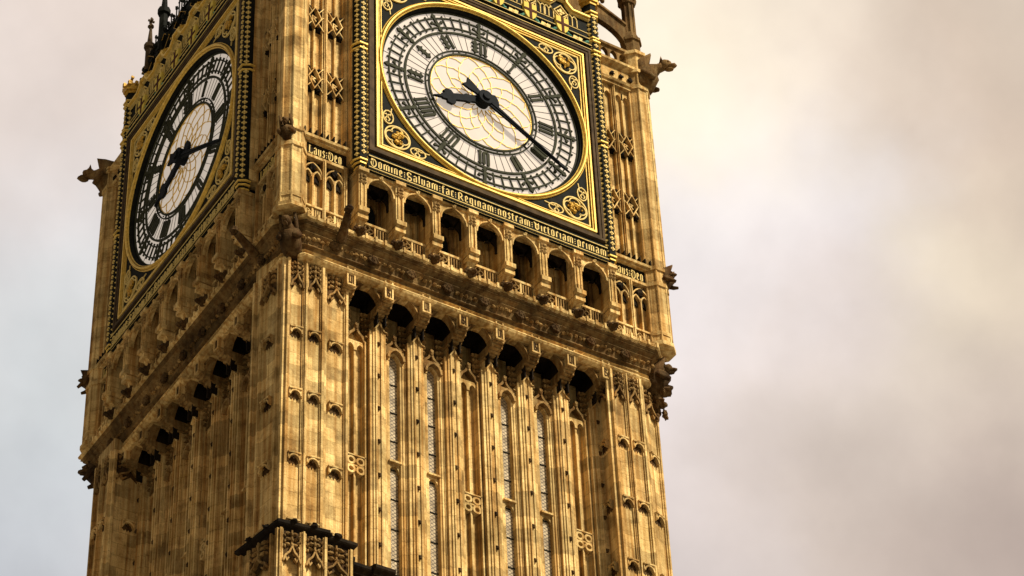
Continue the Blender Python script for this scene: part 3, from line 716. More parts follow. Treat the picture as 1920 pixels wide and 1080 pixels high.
# ------------------------------------------------------------------ lettering
def letter(c):
    """blackletter strokes in a cell: returns width and list of (polyline, weight)"""
    W = .30
    def m(x, z0=0, z1=1): return ([(x-.04,z1-.06),(x,z1-.12),(x,z0+.12),(x+.04,z0+.04)], W)
    if c == 'i': return .5, [m(.25)]
    if c == 'n': return 1.0, [m(.25), m(.75), ([(.25,.85),(.5,1.0),(.75,.85)], .16)]
    if c in 'uv': return 1.0, [m(.25), m(.75), ([(.25,.12),(.5,.0),(.75,.12)], .16)]
    if c == 'm': return 1.5, [m(.25), m(.75), m(1.25), ([(.25,.85),(.5,1.0),(.75,.85),(1.0,1.0),(1.25,.85)], .16)]
    if c == 'o': return 1.0, [m(.25), m(.75), ([(.25,.9),(.5,1.02),(.75,.9)], .2), ([(.25,.1),(.5,-.02),(.75,.1)], .2)]
    if c == 'e': return .9, [m(.25), ([(.25,.9),(.5,1.0),(.68,.82),(.66,.58)], .24), ([(.2,.45),(.66,.58)], .12), ([(.25,.1),(.5,0),(.72,.12)], .18)]
    if c == 'a': return 1.0, [m(.75), ([(.2,.85),(.45,1.0),(.75,.9)], .2), ([(.25,.5),(.25,.1),(.5,.0)], .26), ([(.25,.5),(.75,.58)], .14)]
    if c == 'l': return .5, [m(.25, 0, 1.35)]
    if c == 'f': return .7, [m(.28, -.1, 1.2), ([(.28,1.2),(.5,1.3),(.62,1.18)], .2), ([(.05,.85),(.6,.85)], .13)]
    if c == 't': return .7, [m(.28, 0, 1.2), ([(.03,.9),(.6,.9)], .13), ([(.28,.08),(.5,0),(.62,.1)], .16)]
    if c == 'c': return .75, [m(.25), ([(.25,.9),(.5,1.0),(.66,.86)], .22), ([(.25,.1),(.5,0),(.66,.1)], .16)]
    if c == 'r': return .75, [m(.25), ([(.28,.85),(.48,1.0),(.64,.84)], .24)]
    if c == 's': return .8, [([(.68,.86),(.45,1.0),(.2,.8),(.62,.38),(.5,.05),(.15,.12)], .24)]
    if c == 'g': return 1.0, [m(.25), m(.75, -.25), ([(.25,.9),(.75,.98)], .18), ([(.25,.1),(.75,.1)], .16), ([(.75,-.2),(.3,-.3)], .16)]
    if c == 'p': return 1.0, [m(.25, -.3), m(.75), ([(.25,.9),(.5,1.02),(.75,.9)], .18), ([(.25,.1),(.75,.06)], .16)]
    if c == 'h': return 1.0, [m(.25, 0, 1.35), m(.75, -.1), ([(.25,.85),(.5,1.0),(.75,.85)], .16)]
    if c == ':': return .55, [([(.25,.1),(.25,.24)], .2), ([(.25,.46),(.25,.6)], .2), ([(.25,.82),(.25,.96)], .2)]
    def arcs(cx, cz, rx, rz, a0, a1, n=8): return [(cx+rx*math.cos(math.radians(a0+(a1-a0)*i/n)), cz+rz*math.sin(math.radians(a0+(a1-a0)*i/n))) for i in range(n+1)]
    if c == 'D': return 1.4, [(arcs(.65,.55,.55,.62,150,-190,14), .26), ([(.1,1.1),(.35,1.25),(.75,1.15)], .18), ([(.55,.2),(.55,.95)], .12)]
    if c == 'S': return 1.25, [(arcs(.6,.85,.42,.36,20,270,8)+arcs(.6,.22,.45,.32,90,-160,8), .26), ([(.35,.0),(.35,1.1)], .1)]
    if c == 'R': return 1.4, [m(.3, 0, 1.2), (arcs(.6,.86,.4,.34,140,-90,8), .24), ([(.6,.5),(.9,.3),(1.2,.0)], .26), ([(.05,0),(.5,0)], .12)]
    if c == 'V': return 1.35, [([(.05,1.2),(.35,.9),(.35,.2),(.7,.0),(1.05,.3),(1.05,1.0)], .26), ([(.35,1.1),(.7,.8),(1.1,1.15)], .2), ([(.7,.1),(.7,.9)], .1)]
    if c == 'L': return 1.2, [([(.35,1.2),(.35,.15)], .3), ([(.1,.05),(.6,.1),(1.0,-.02),(1.1,.25)], .2), ([(.2,1.2),(.7,1.1)], .16)]
    if c == 'P': return 1.2, [m(.3, -.15, 1.2), (arcs(.55,.82,.42,.36,150,-150,8), .22)]
    return .5, []
def write(mb, text, a0, a1, z0, z1, o0, o1):
    gap = .11
    tot = sum(letter(c)[0]+gap for c in text)-gap; k = (a1-a0)/tot; h = z1-z0; x = a0
    for c in text:
        w, st = letter(c)
        for pl, wt in st:
            mb.bar([(x+p*k, z0+h*q) for p, q in pl], wt*k*.80, o0, o1)
        x += (w+gap)*k
mb = MB()                          # motto band below the dial
mb.side([(6.2,-4.9),(6.93,-4.9),(6.97,-4.86),(6.95,-4.80),(6.97,-4.76),(6.93,-4.74),(6.93,-4.40),(6.97,-4.38),(6.97,-4.34),(6.93,-4.31),(6.9,-4.2),(6.85,-4.2),(6.85,-4.06),(6.2,-4.06)], -4.14, 4.14)
band = face(part(mb, 'motto_band', BLACK))
mb = MB(); write(mb, 'Domine:Salvam:fac:Reginam:nostram:Victoriam:primam', -4.05, 4.08, -4.69, -4.46, 6.925, 6.955); part(mb, 'lettering', GOLDP, band)
mb = MB()
for z in (-4.79,-4.355): mb.box(-4.12,4.12,6.95,6.985,z-.012,z+.012)
mb.box(-4.12,4.12,6.92,6.95,-4.888,-4.862)
part(mb, 'gilded_line', GOLDP, band)
mb = MB(); write(mb, 'Laus:Deo', -5.80, -4.70, -4.57, -4.31, 6.395, 6.43); lau = face(part(mb, 'motto_lettering', GOLDP))
face(dup(lau, 10.48))

# ------------------------------------------------------------------ gilded colonnettes either side of the dial
mb = MB(); n_ = 6
def half(r, o=6.80): return [(r*math.cos(PI*i/3), o+r*math.sin(PI*i/3)) for i in range(4)]+[(-r,o-.16),(r,o-.16)]
mb.plan(half(.21), -4.55, 6.3)
mb.taper(half(.05,6.85), -4.98, half(.22), -4.55)
mb.m = 1                           # gilded fleurons and collars are its surface pattern
for fa in range(3):
    t = PI*(fa+.5)/3
    mb.frame(.183*math.cos(t), -(6.80+.183*math.sin(t)), math.sin(t), math.cos(t))
    z = -4.42
    while z < 6.1:
        if not (abs(z-.02) < .14 or abs(z-4.02) < .16 or abs(z-4.62) < .1 or abs(z-5.85) < .14): fleuron(mb, 0, .0, z+(.105 if fa % 2 else 0), .080)
        z += .212
mb.frame(); mb.m = 2
for z, r in ((-4.60,.245),(-4.72,.20),(-4.85,.14),(-.09,.255),(.10,.27),(3.93,.27),(4.10,.29),(4.55,.29),(4.72,.26),(5.75,.27),(5.92,.28)):
    mb.plan(half(r), z-.025, z+.025)
cl = face(part(mb, 'colonnette', [BLACK, GOLDP, GOLD], u=-4.30))
face(dup(cl, 4.30))

# ------------------------------------------------------------------ dial frame
SQ = 3.81
mb = MB()
def sqring(mb, s0, s1, o0, o1): mb.bar([(-(s0+s1)/2,-(s0+s1)/2),((s0+s1)/2,-(s0+s1)/2),((s0+s1)/2,(s0+s1)/2),(-(s0+s1)/2,(s0+s1)/2)], s1-s0, o0, o1, True)
# spandrel field with the round opening
def sq_hole(mb, s, r, o0, o1, n=96):
    k = n//4; vs = []
    for i in range(n):
        t = 2*PI*i/n+PI/4; q = max(abs(math.sin(t)), abs(math.cos(t)))
        vs += [(r*math.sin(t),o0,r*math.cos(t)),(s*math.sin(t)/q,o0,s*math.cos(t)/q),(s*math.sin(t)/q,o1,s*math.cos(t)/q),(r*math.sin(t),o1,r*math.cos(t))]
    fs = []
    for i in range(n):
        a = 4*i; b = 4*((i+1)%n)
        for j in range(4): fs.append((a+j, a+(j+1)%4, b+(j+1)%4, b+j))
    mb.add(vs, fs)
sq_hole(mb, 4.09, 3.60, 6.2, 6.84)
frm = face(part(mb, 'dial_frame', BLACK))
mb = MB(); sqring(mb, 3.90, 4.10, 6.84, 6.93); sqring(mb, 4.0, 4.08, 6.93, 6.96); part(mb, 'frame_moulding', BROWN, frm)
mb = MB(); sqring(mb, 3.755, 3.815, 6.84, 6.93); sqring(mb, 3.695, 3.715, 6.84, 6.90); sqring(mb, 3.61, 3.63, 6.84, 6.88)
part(mb, 'gilded_square', GOLD, frm)
mb = MB(); mb.torus(0, [(3.59,6.80),(3.585,6.88),(3.605,6.90),(3.62,6.88),(3.622,6.80)], 128); mb.torus(0, [(3.64,6.80),(3.64,6.92),(3.665,6.955),(3.70,6.955),(3.715,6.91),(3.715,6.80)], 128); mb.torus(0, [(3.74,6.80),(3.74,6.89),(3.755,6.90),(3.77,6.88),(3.77,6.80)], 128)
part(mb, 'gilded_ring', GOLD, frm, smooth=False)
mb = MB(); mb.torus(0, [(3.50,6.66),(3.50,6.70),(3.53,6.72),(3.535,6.78),(3.565,6.80),(3.575,6.86),(3.62,6.86),(3.62,6.66)], 128)
part(mb, 'dark_reveal', BLACK, frm)
for sx in (-1,1):
    for sz in (-1,1):
        mb, mc = MB(), MB()
        cx, cz = sx*3.10, sz*3.10
        mb.ring(.40,.445,6.84,6.885,36,(cx,cz))
        for k in range(4):
            t = PI/2*k; mb.bar([(cx+.2*math.cos(t)+.19*math.cos(t+a), cz+.2*math.sin(t)+.19*math.sin(t+a)) for a in [math.radians(q) for q in range(-105,106,15)]], .035, 6.84, 6.88)
        mb.bar([(sx*3.60,sz*2.2),(sx*3.60,sz*3.60),(sx*2.2,sz*3.60)], .03, 6.84, 6.88)
        for (bx_, bz_) in ((3.42,2.42),(2.42,3.42)):
            bx2, bz2 = sx*bx_, sz*bz_
            pts = []
            for q in range(13):
                t = 2*PI*q/12; rr = (.22, .30) if bx_ > 3 else (.30, .22)
                if bx_ > 3: rr = (.17,.26)
                else: rr = (.26,.17)
                pts.append((bx2-sx*.02+rr[0]*math.cos(t), bz2-sz*.02+rr[1]*math.sin(t)))
            mb.bar(pts[:-1], .035, 6.84, 6.88, True)
            for q in range(2):
                s_ = 1 if q else -1
                mb.bar([(bx2+s_*.03,bz2-.14),(bx2+s_*.08,bz2-.04),(bx2-s_*.02,bz2+.05),(bx2+s_*.05,bz2+.14),(bx2+s_*.1,bz2+.1)], .03, 6.84, 6.87)
            mb.bar([(bx2-sx*.1,bz2-sz*.1),(bx2-sx*(.42 if bx_<3 else .14),bz2-sz*(.42 if bx_>3 else .14))], .03, 6.84, 6.87)
        # crown or lion in the medallion
        for q in range(11): mc.blob((cx+random.uniform(-.17,.17), 6.88, cz+random.uniform(-.19,.17)), (random.uniform(.05,.1),.06,random.uniform(.05,.1)), .3)
        for q in range(4): mc.blob((cx+sx*random.uniform(-.1,.1)+.16*math.cos(q*1.6), 6.87, cz+.2*math.sin(q*1.6)), .035)
        sp = face(part(mb, 'spandrel_tracery', GOLDP)); part(mc, 'spandrel_emblem', LEAFGOLD, sp)

# ------------------------------------------------------------------ dial
DP = 6.66
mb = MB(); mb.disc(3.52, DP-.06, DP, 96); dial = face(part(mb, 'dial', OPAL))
mb = MB()
def pol(r, t): return (r*math.sin(t), r*math.cos(t))
for r, w in ((3.26,.044),(2.90,.044),(2.70,.072),(1.985,.038),(1.85,.062),(3.49,.026)): mb.ring(r-w/2, r+w/2, DP+.005, DP+.06, 120)
for k in range(60):
    t = 2*PI*k/60
    if k % 5:
        mb.bar([pol(2.86,t), pol(3.30,t)], .042, DP+.01, DP+.055)
        for r in (2.84, 3.32): mb.disc(.034, DP+.01, DP+.055, 8, pol(r,t))
    else:
        mb.bar([pol(2.74,t), pol(2.80,t), pol(2.9,t)], .09, DP+.01, DP+.07)
        mb.prism([pol(2.72,t), pol(2.82,t-.03), pol(2.90,t-.01), pol(3.0,t-.022), pol(3.10,t-.016), pol(3.26,t-.014), pol(3.34,t-.026), pol(3.44,t-.0), pol(3.34,t+.026), pol(3.26,t+.014), pol(3.10,t+.016), pol(3.0,t+.022), pol(2.90,t+.01), pol(2.82,t+.03)], DP+.01, DP+.075)
        for s_ in (-1,1):
            mb.bar([pol(2.98,t), pol(3.04,t+s_*.035), pol(3.09,t+s_*.062)], .05, DP+.01, DP+.065); mb.disc(.055, DP+.01, DP+.07, 10, pol(3.09,t+s_*.062))
    mb.bar([pol(3.27,t+PI/60), pol(3.5,t+PI/60)], .010, DP+.002, DP+.014) if k % 2 == 0 else None
    if k % 1 == 0: mb.bar([pol(2.0,t+.02), pol(2.66,t+.02)], .012, DP+.002, DP+.014) if k % 5 not in (0,) else None
for k in range(12): mb.bar([pol(1.86,2*PI*k/12+.13), pol(1.98,2*PI*k/12+.13)], .05, DP+.01, DP+.05)
for k in range(24): mb.disc(.022, DP+.01, DP+.05, 6, pol(1.92,2*PI*k/24))
mp_ = part(mb, 'minute_track', OLIVE, dial)
NUM = {1:'I',2:'II',3:'III',4:'IV',5:'V',6:'VI',7:'VII',8:'VIII',9:'IX',10:'X',11:'XI',12:'XII'}
for h, s_ in NUM.items():
    mb = MB()
    t0 = 2*PI*h/12; ws = {'I':.155,'V':.27,'X':.27}; tot = sum(ws[c] for c in s_); x = -tot/2
    def Q(x_, r): return (r*math.sin(t0)+x_*math.cos(t0), r*math.cos(t0)-x_*math.sin(t0))
    for c in s_:
        w = ws[c]; cx = x+w/2; o0, o1 = DP+.008, DP+.06
        if c == 'I':
            mb.prism([Q(cx-.042,2.09),Q(cx,2.05),Q(cx+.042,2.09),Q(cx+.042,2.58),Q(cx,2.63),Q(cx-.042,2.58)], o0, o1)
            mb.prism([Q(cx-.085,2.56),Q(cx,2.62),Q(cx+.085,2.56),Q(cx,2.53)], o0, o1-.005); mb.prism([Q(cx-.085,2.11),Q(cx,2.07),Q(cx+.085,2.11),Q(cx,2.15)], o0, o1-.005)
        elif c == 'V':
            for d in (-.075,.075): mb.prism([Q(cx+d-.05,2.12),Q(cx+d,2.06),Q(cx+d+.05,2.12),Q(cx+d+.05,2.56),Q(cx+d,2.63),Q(cx+d-.05,2.56)], o0, o1)
            mb.bar([Q(cx-.08,2.14),Q(cx,2.07),Q(cx+.08,2.14)], .06, o0, o1+.004)
        else:
            mb.prism([Q(cx-.055,2.1),Q(cx,2.05),Q(cx+.055,2.1),Q(cx+.055,2.57),Q(cx,2.63),Q(cx-.055,2.57)], o0, o1)
            for r in (2.17, 2.34, 2.5):
                mb.prism([Q(cx-.14,r-.02),Q(cx-.05,r-.06),Q(cx+.05,r-.06),Q(cx+.14,r-.02),Q(cx+.05,r+.04),Q(cx,r+.09),Q(cx-.05,r+.04)], o0, o1+.003)
        x += w
    part(mb, 'numeral', OLIVE, dial)
mb = MB()
lv = [(.30,0),(.56,1),(.90,0),(1.22,1),(1.52,0),(1.80,1)]; NN = 14
for j in range(len(lv)-1):
    r0, p0 = lv[j]; r1, p1 = lv[j+1]
    for k in range(NN):
        for s_ in (-1,1):
            t0 = 2*PI*(k+.5*p0)/NN; t1 = t0+s_*PI/NN
            if j == 3 and s_ < 0 and k % 2: continue
            mid_ = pol((r0+r1)/2+.02, (t0+t1)/2-.02*s_)
            mb.bar([pol(r0,t0), mid_, pol(r1,t1)], .017, DP+.004, DP+.03)
mb.ring(1.79,1.812,DP+.004,DP+.03,96)
part(mb, 'gilded_tracery', GOLD, dial)
def hand(kind):
    mb = MB(); o = DP+.20 if kind == 'minute' else DP+.14
    t0 = math.radians(120 if kind == 'minute' else 250)
    def Q(x_, r): return (r*math.sin(t0)+x_*math.cos(t0), r*math.cos(t0)-x_*math.sin(t0))
    if kind == 'minute':
        mb.prism([Q(-.13,0),Q(-.075,1.0),Q(-.06,2.2),Q(-.04,3.1),Q(0,3.44),Q(.04,3.1),Q(.06,2.2),Q(.075,1.0),Q(.13,0)], o, o+.07)
        mb.prism([Q(-.03,.1),Q(-.02,3.0),Q(.02,3.0),Q(.03,.1)], o+.07, o+.10)
        mb.prism([Q(.13,0),Q(.10,-.3),Q(.17,-.55),Q(.20,-.82),Q(0,-.74),Q(-.20,-.82),Q(-.17,-.55),Q(-.10,-.3),Q(-.13,0)], o, o+.07)
        mb.disc(.26, o-.02, o+.14, 24); mb.disc(.13, o+.14, o+.2, 16)
    else:
        mb.prism([Q(-.15,0),Q(-.12,.5),Q(-.17,.62),Q(-.12,.74),Q(-.12,1.12),Q(-.24,1.16),Q(-.30,1.3),Q(-.22,1.46),Q(-.12,1.44),Q(-.09,1.58),Q(-.05,1.6),Q(0,1.92),
                  Q(.05,1.6),Q(.09,1.58),Q(.12,1.44),Q(.22,1.46),Q(.30,1.3),Q(.24,1.16),Q(.12,1.12),Q(.12,.74),Q(.17,.62),Q(.12,.5),Q(.15,0)], o-.04, o+.05)
        mb.prism([Q(.15,0),Q(.12,-.25),Q(.22,-.38),Q(.2,-.52),Q(0,-.56),Q(-.2,-.52),Q(-.22,-.38),Q(-.12,-.25),Q(-.15,0)], o-.04, o+.05)
        mb.disc(.24, DP, o+.06, 24)
    return part(mb, kind+'_hand', HAND, dial)
hand('hour'); hand('minute')

# ------------------------------------------------------------------ shields, gilded band and coping above the dial
mb = MB()
mb.side([(6.0,4.05),(6.90,4.05),(6.96,4.1),(6.96,4.17),(6.90,4.19),(6.90,4.25),(6.98,4.28),(6.98,4.33),(6.86,4.36),(6.86,4.60),(6.92,4.62),(6.92,4.70),(6.86,4.72),(6.86,5.9),(6.0,5.9)], -4.14, 4.14)
mb.m = 1
for z, o in ((4.13,6.965),(4.305,6.985),(4.66,6.925),(4.95,6.87)): mb.box(-4.13,4.13,o-.02,o+.012,z-.010,z+.010)
SH = RIBS[1:7]; XS = [-3.66,-2.44,-1.22,0,1.22,2.44,3.66]
for u in XS:
    for d in (-.1,.1): mb.prism([(u+d-.09,4.42),(u+d+.05,4.40),(u+d+.09,4.55),(u+d-.05,4.57)], 6.86, 6.91)
    mb.blob((u,6.9,4.48),(.06,.03,.06))
mb.m = 2
for u in XS:
    for s_ in (-1,1):
        for q in range(3): mb.blob((u+s_*(.28+.05*q), 6.9, 4.47+.05*(q-1)), (.06,.045,.05), .3)
mb.m = 0
hb = face(part(mb, 'heraldic_band', [BLACK, GOLDP, GREEN]))
mb = MB()                          # shield with a cross
def shp(w, zt, zb): return [(-w,zt),(-w,zb+.34),(-w*.8,zb+.16),(-w*.45,zb+.05),(0,zb),(w*.45,zb+.05),(w*.8,zb+.16),(w,zb+.34),(w,zt)]
mb.prism(shp(.235,5.07,4.37), 6.86, 6.98); shd = face(part(mb, 'shield', WHITE, u=SH[0]))
mb = MB(); mb.box(-.045,.045,6.98,7.0,4.375,5.07); mb.box(-.234,.234,6.98,6.998,4.72,4.81); part(mb, 'shield_cross', RED, shd)
for u in SH[1:]: face(dup(shd, u))
mb = MB()
for u in SH:
    mb.bar([(u-.26,5.36),(u,5.08),(u+.26,5.36),(u,5.66)], .028, 6.86, 6.93, True); fleuron(mb, u, 6.87, 5.37, .15, .05)
    for s_ in (-1,1):
        for q in range(2): mb.bar(arch(u+s_*(.36+.18*q),.085,5.3,.14,4), .025, 6.86, 6.90)
        for q in range(3): mb.box(u+s_*(.27+.18*q)-.014, u+s_*(.27+.18*q)+.014, 6.86, 6.90, 4.98, 5.32)
        mb.bar([(u+s_*.1,5.1),(u+s_*.42,5.55)], .03, 6.86, 6.9)
part(mb, 'gilded_arcading', GOLDP, hb)
mb = MB()                          # coping with a raised gable over each shield
path = [(-4.14,5.62)]
for u in SH: path += [(u-.42,5.62),(u-.2,5.86),(u-.2,6.0),(u+.2,6.0),(u+.2,5.86),(u+.42,5.62)]
path += [(4.14,5.62)]
mb.bar(path, .07, 6.75, 7.02); cop = face(part(mb, 'gilded_coping', GOLD))
mb = MB(); mb.bar([(a,z-.09) for a,z in path], .03, 6.8, 6.95); part(mb, 'coping_line', GOLDP, cop)
mb = MB(); mb.box(-4.6,4.6,6.0,6.4,5.0,6.3); mb.plan([(-6.1,-6.1),(6.1,-6.1),(6.1,6.1),(-6.1,6.1)], 4.0, 5.0); face(part(mb, 'parapet_wall', BROWN))
# belfry behind
mb = MB()
mb.plan([(-5.2,-5.2),(5.2,-5.2),(5.2,5.2),(-5.2,5.2)], 5.0, 9.2)
part(mb, 'belfry_wall', SOOT)
mb = MB(); sqp = lambda r: [(-r,-r),(r,-r),(r,r),(-r,r)]
mb.taper(sqp(4.9), 9.2, sqp(1.6), 17.5); mb.plan(sqp(1.9), 17.5, 17.8); mb.plan(sqp(1.5), 17.8, 20.5); mb.taper(sqp(1.9), 20.5, sqp(.1), 29.0)
part(mb, 'roof', BLACK)
def left_only(o):
    o.location = Matrix.Rotation(-PI/2, 3, 'Z') @ Vector(o.location); o.rotation_euler = (0, 0, -PI/2); return o
mb = MB()
mb.box(-5.0,5.0,5.6,5.96,6.2,9.2)
for u in BAYS+[BAYS[0]-P, BAYS[-1]+P]:
    for q in range(14): mb.blob((u+random.uniform(-.55,.55),5.98+random.uniform(0,.15),7.6+.12*q+random.uniform(-.1,.1)),(.10,.08,.10),.35)
    mb.bar([(u-.5,8.7),(u,8.15),(u+.5,8.7),(u,9.2)], .05, 5.96, 6.06, True)
belf = left_only(part(mb, 'belfry_parapet', BLACK))
mb = MB()
for u in BAYS+[BAYS[0]-P]:
    mb.bar([(u-.44,8.7),(u,8.22),(u+.44,8.7),(u,9.12)], .018, 6.06, 6.075, True)
    for q in range(8): mb.blob((u+random.uniform(-.5,.5),6.15,7.3+random.uniform(0,.9)),.05,.3)
part(mb, 'gilded_accent', LEAFGOLD, belf)
mb = MB()                          # wrought iron cresting on top
for k in range(49):
    u = -4.9+.2*k; h_ = .32 if k % 2 else .55
    if k % 6 == 3: h_ = 1.0
    mb.box(u-.018,u+.018,5.8,5.84,9.2,9.6+h_); mb.blob((u,5.82,9.6+h_+.05),(.06,.06,.09),.2)
    if k % 2: mb.box(u-.07,u+.07,5.8,5.84,9.6+h_*.7,9.6+h_*.7+.04)
    mb.bar(arch(u+.1,.1,9.3,.2,3), .03, 5.8, 5.84)
mb.box(-5.0,5.0,5.76,5.88,9.2,9.26); mb.box(-5.0,5.0,5.77,5.87,9.56,9.64)
left_only(part(mb, 'iron_cresting', BLACK))
mb = MB()                          # urn with spread wings above each gable
mb.tube([(0,6.7,6.0),(0,6.7,6.1),(0,6.7,6.18),(0,6.7,6.3),(0,6.7,6.34)], [.12,.08,.16,.2,.12], 8)
for s_ in (-1,1): mb.prism([(s_*.05,6.22),(s_*.34,6.5),(s_*.3,6.3),(s_*.12,6.16)], 6.66, 6.74)
mb.blob((0,6.7,6.42),(.06,.06,.09))
urn = face(part(mb, 'gilded_urn', LEAFGOLD, u=SH[0]))
for u in SH[1:]: face(dup(urn, u))
def finial(mb, x, y, z0, z1, r):
    hh = z1-z0
    mb.plan(oct_pts(x,y,r), z0, z0+hh*.5); mb.plan(oct_pts(x,y,r*1.5), z0+hh*.48, z0+hh*.54)
    mb.taper(oct_pts(x,y,r*.8), z0+hh*.54, oct_pts(x,y,r*.35), z0+hh*.82); mb.blob((x,y,z0+hh*.85),(r*.9,r*.9,r*.7),.1)
    mb.box(x-.03,x+.03,y-.03,y+.03,z0+hh*.85,z1); mb.box(x-r*.9,x+r*.9,y-.03,y+.03,z1-.2,z1-.13); mb.box(x-.03,x+.03,y-r*.9,y+r*.9,z1-.2,z1-.13)
mb = MB(); finial(mb, 0, 6.0, 8.2, 11.15, .13); left_only(part(mb, 'belfry_pinnacle', BROWN, u=-5.0))
mb = MB(); finial(mb, 0, 6.0, 8.6, 12.3, .15); left_only(part(mb, 'belfry_pinnacle', BLACK, u=-3.95))
mb = MB()                          # crowned top of each colonnette
mb.plan(half(.25), 6.3, 6.42); mb.plan(half(.31), 6.42, 6.66)
for i in range(5):
    t = PI*i/4; mb.box(.3*math.cos(t)-.05,.3*math.cos(t)+.05,6.80+.3*math.sin(t)-.05,6.80+.3*math.sin(t)+.05,6.6,6.76)
mb.taper(half(.2), 6.66, half(.08), 6.9); mb.box(-.03,.03,6.82,6.88,6.9,7.25); mb.box(-.13,.13,6.82,6.88,7.06,7.13)
crw = face(part(mb, 'colonnette_crown', LEAFGOLD, u=-4.30)); face(dup(crw, 4.30))

# ------------------------------------------------------------------ pinnacles and flying arches at the top corners
for k, (x, y) in (('right', CORN['right']),):
    mb = MB()
    def octp(r): return [(a, -b) for a, b in oct_pts(x, y, r)]
    mb.plan(octp(.31), 5.3, 6.1); mb.plan(octp(.37), 6.05, 6.17); mb.taper(octp(.33), 6.17, octp(.22), 6.5)
    mb.plan(octp(.19), 6.5, 8.0); mb.plan(octp(.27), 7.9, 8.05); mb.taper(octp(.25), 8.05, octp(.05), 10.5)
    for j in range(8): t = PI/8+PI/4*j; mb.blob((x+.27*math.cos(t), -(y+.27*math.sin(t)), 8.15),(.08,.08,.14),.3); mb.box(x+.19*math.cos(t)-.025,x+.19*math.cos(t)+.025,-(y+.19*math.sin(t))-.025,-(y+.19*math.sin(t))+.025,6.5,7.95)
    part(mb, 'corner_pinnacle', FRIEZE)
for sg in (1,):
    mb = MB()
    pts = [(4.5,7.35)]+[(6.05,6.55)]+[(6.05,5.75)]
    inner = []
    for i in range(9):
        t = math.radians(90*i/8); inner.append((4.6+1.38*math.sin(t), 5.75+.85*math.cos(t)))
    poly = [(4.5,7.40),(6.05,6.75),(6.05,5.75)]+list(reversed(inner))+[(4.5,6.60)]
    mb.prism([(sg*a,z) for a,z in poly], 6.17, 6.37)
    mb.bar([(sg*4.5,7.43),(sg*6.05,6.78)], .08, 6.1, 6.44)
    mb.tube([(sg*5.0,6.27,7.3),(sg*5.0,6.27,7.6),(sg*5.1,6.27,7.78),(sg*5.25,6.27,7.72),(sg*5.25,6.27,7.58)], [.07,.08,.1,.1,.07], 8)
    part(mb, 'flying_arch', FRIEZE)

# ------------------------------------------------------------------ gargoyles and carved corner beasts
def gargoyle(name, corner, z, length, rise, size, label, mat=None):
    x, y = CORN[corner] if isinstance(corner, str) else corner; d = Vector((x, y)).normalized()
    mb = MB(); mb.frame(x, y, -d.y, d.x)            # o points outwards along the diagonal
    nx, ny = mb.fr[4], mb.fr[5]
    if nx*d.x+ny*d.y < 0: mb.frame(x, y, d.y, -d.x)
    s = size
    mb.tube([(0,-.1,z-.75*s),(0,.25,z-.5*s),(0,.45,z-.1*s),(0,.3+length*.5,z+rise*.5),(0,.3+length*.8,z+rise*.8),(0,.3+length,z+rise)], [.26*s,.36*s,.38*s,.24*s,.15*s,.14*s], 10)
    hx = .3+length; hz = z+rise
    mb.blob((0,hx+.08*s,hz+.05*s),(.17*s,.2*s,.18*s),.12); mb.blob((0,hx+.28*s,hz-.04*s),(.1*s,.16*s,.09*s),.1); mb.blob((0,hx+.2*s,hz-.16*s),(.08*s,.14*s,.05*s),.1)
    for q in (-1,1):
        mb.cone((q*.12*s,hx,hz+.14*s),.06*s,.2*s,5); mb.blob((q*.1*s,hx+.2*s,hz+.08*s),.04*s)
        mb.side([(.0,z+.22*s),(.35,z+.40*s),(.66,z+.50*s),(.58,z+.16*s),(.5,z-.15*s),(.2,z-.4*s),(.0,z-.3*s)], min(q*.20*s,q*.30*s), max(q*.20*s,q*.30*s))
        mb.tube([(q*.28*s,.35,z-.2*s),(q*.3*s,.6,z-.42*s),(q*.24*s,.72,z-.5*s)], [.14*s,.1*s,.07*s], 7)
    o = part(mb, name, mat or CARVE, label=label, smooth=True); return o
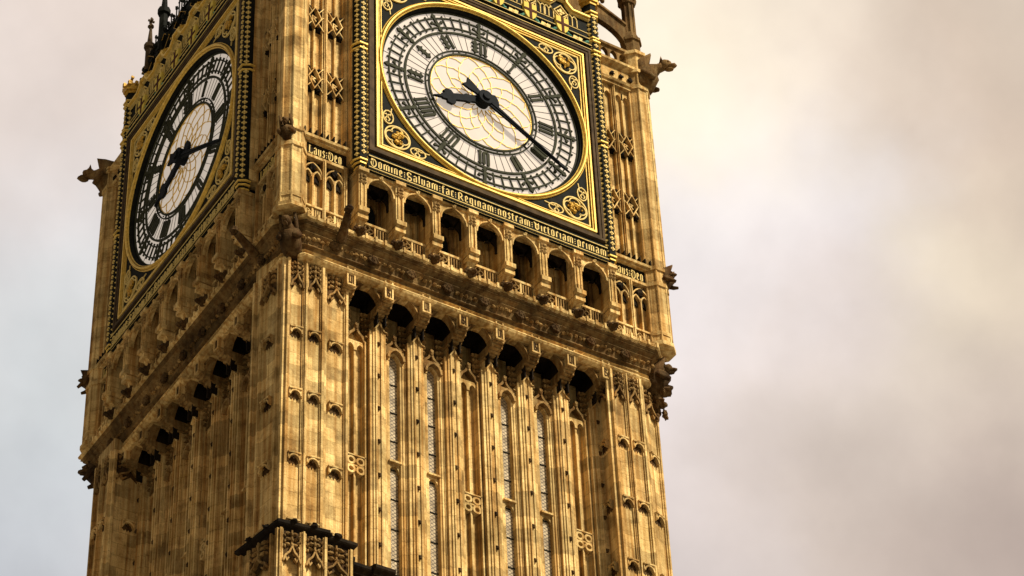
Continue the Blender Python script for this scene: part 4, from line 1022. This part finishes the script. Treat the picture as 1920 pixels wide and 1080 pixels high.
gargoyle('gargoyle', 'right', 4.62, .66, .16, 1.12, 'winged gargoyle reaching out from the upper right corner against the sky', FRIEZE)
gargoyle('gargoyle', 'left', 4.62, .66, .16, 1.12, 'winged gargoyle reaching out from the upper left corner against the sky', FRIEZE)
gargoyle('gargoyle', 'near', 4.6, .75, .22, 1.0, None)
gargoyle('grotesque', 'right', -4.2, .16, .1, .66, 'crouching beast at the end of the right motto ledge')
gargoyle('grotesque', 'left', -4.2, .2, .1, .66, 'crouching beast at the end of the left motto ledge')
gargoyle('grotesque', 'near', -4.1, .22, .12, .62, 'small crouching beast on the near corner above the arcade')
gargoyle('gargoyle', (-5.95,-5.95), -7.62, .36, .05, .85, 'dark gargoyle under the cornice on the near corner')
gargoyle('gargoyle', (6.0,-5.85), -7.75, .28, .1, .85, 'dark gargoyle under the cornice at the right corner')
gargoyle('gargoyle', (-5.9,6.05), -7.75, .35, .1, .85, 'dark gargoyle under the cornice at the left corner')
for (x, y) in ((6.3,-5.9),(-5.9,6.3)):
    mb = MB()
    for q in range(16): mb.blob((x+random.uniform(-.12,.2), -(y+random.uniform(-.2,.12)) , -8.25-.07*q), (.2-.009*q,.2-.009*q,.13), .35)
    part(mb, 'carved_drop', CARVE)
# small waterspouts either side of the near cornice corner
for (x, y, dx, dy) in ((-4.75,-6.5,-.25,-1.0),(-6.5,-4.75,-1.0,-.25)):
    mb = MB(); d = Vector((dx,dy)).normalized()
    mb.tube([(x,-y,-7.55),(x+d.x*.35,-(y+d.y*.35),-7.35),(x+d.x*.75,-(y+d.y*.75),-7.15)], [.16,.13,.10], 8); mb.blob((x+d.x*.85,-(y+d.y*.85),-7.1),(.13,.15,.12),.2)
    part(mb, 'waterspout', CARVE)

# ------------------------------------------------------------------ the left side repeats the front
for o in list(FRONT): dup(o, None, -PI/2)
for o in bpy.data.objects:
    if o.name.startswith('dial') and o.parent == ROOT and 'frame' not in o.name:
        o['label'] = 'white dial on the shaded left side' if abs(o.rotation_euler.z) > 1 else 'white dial on the sunlit front'
print('objects', len(bpy.data.objects))
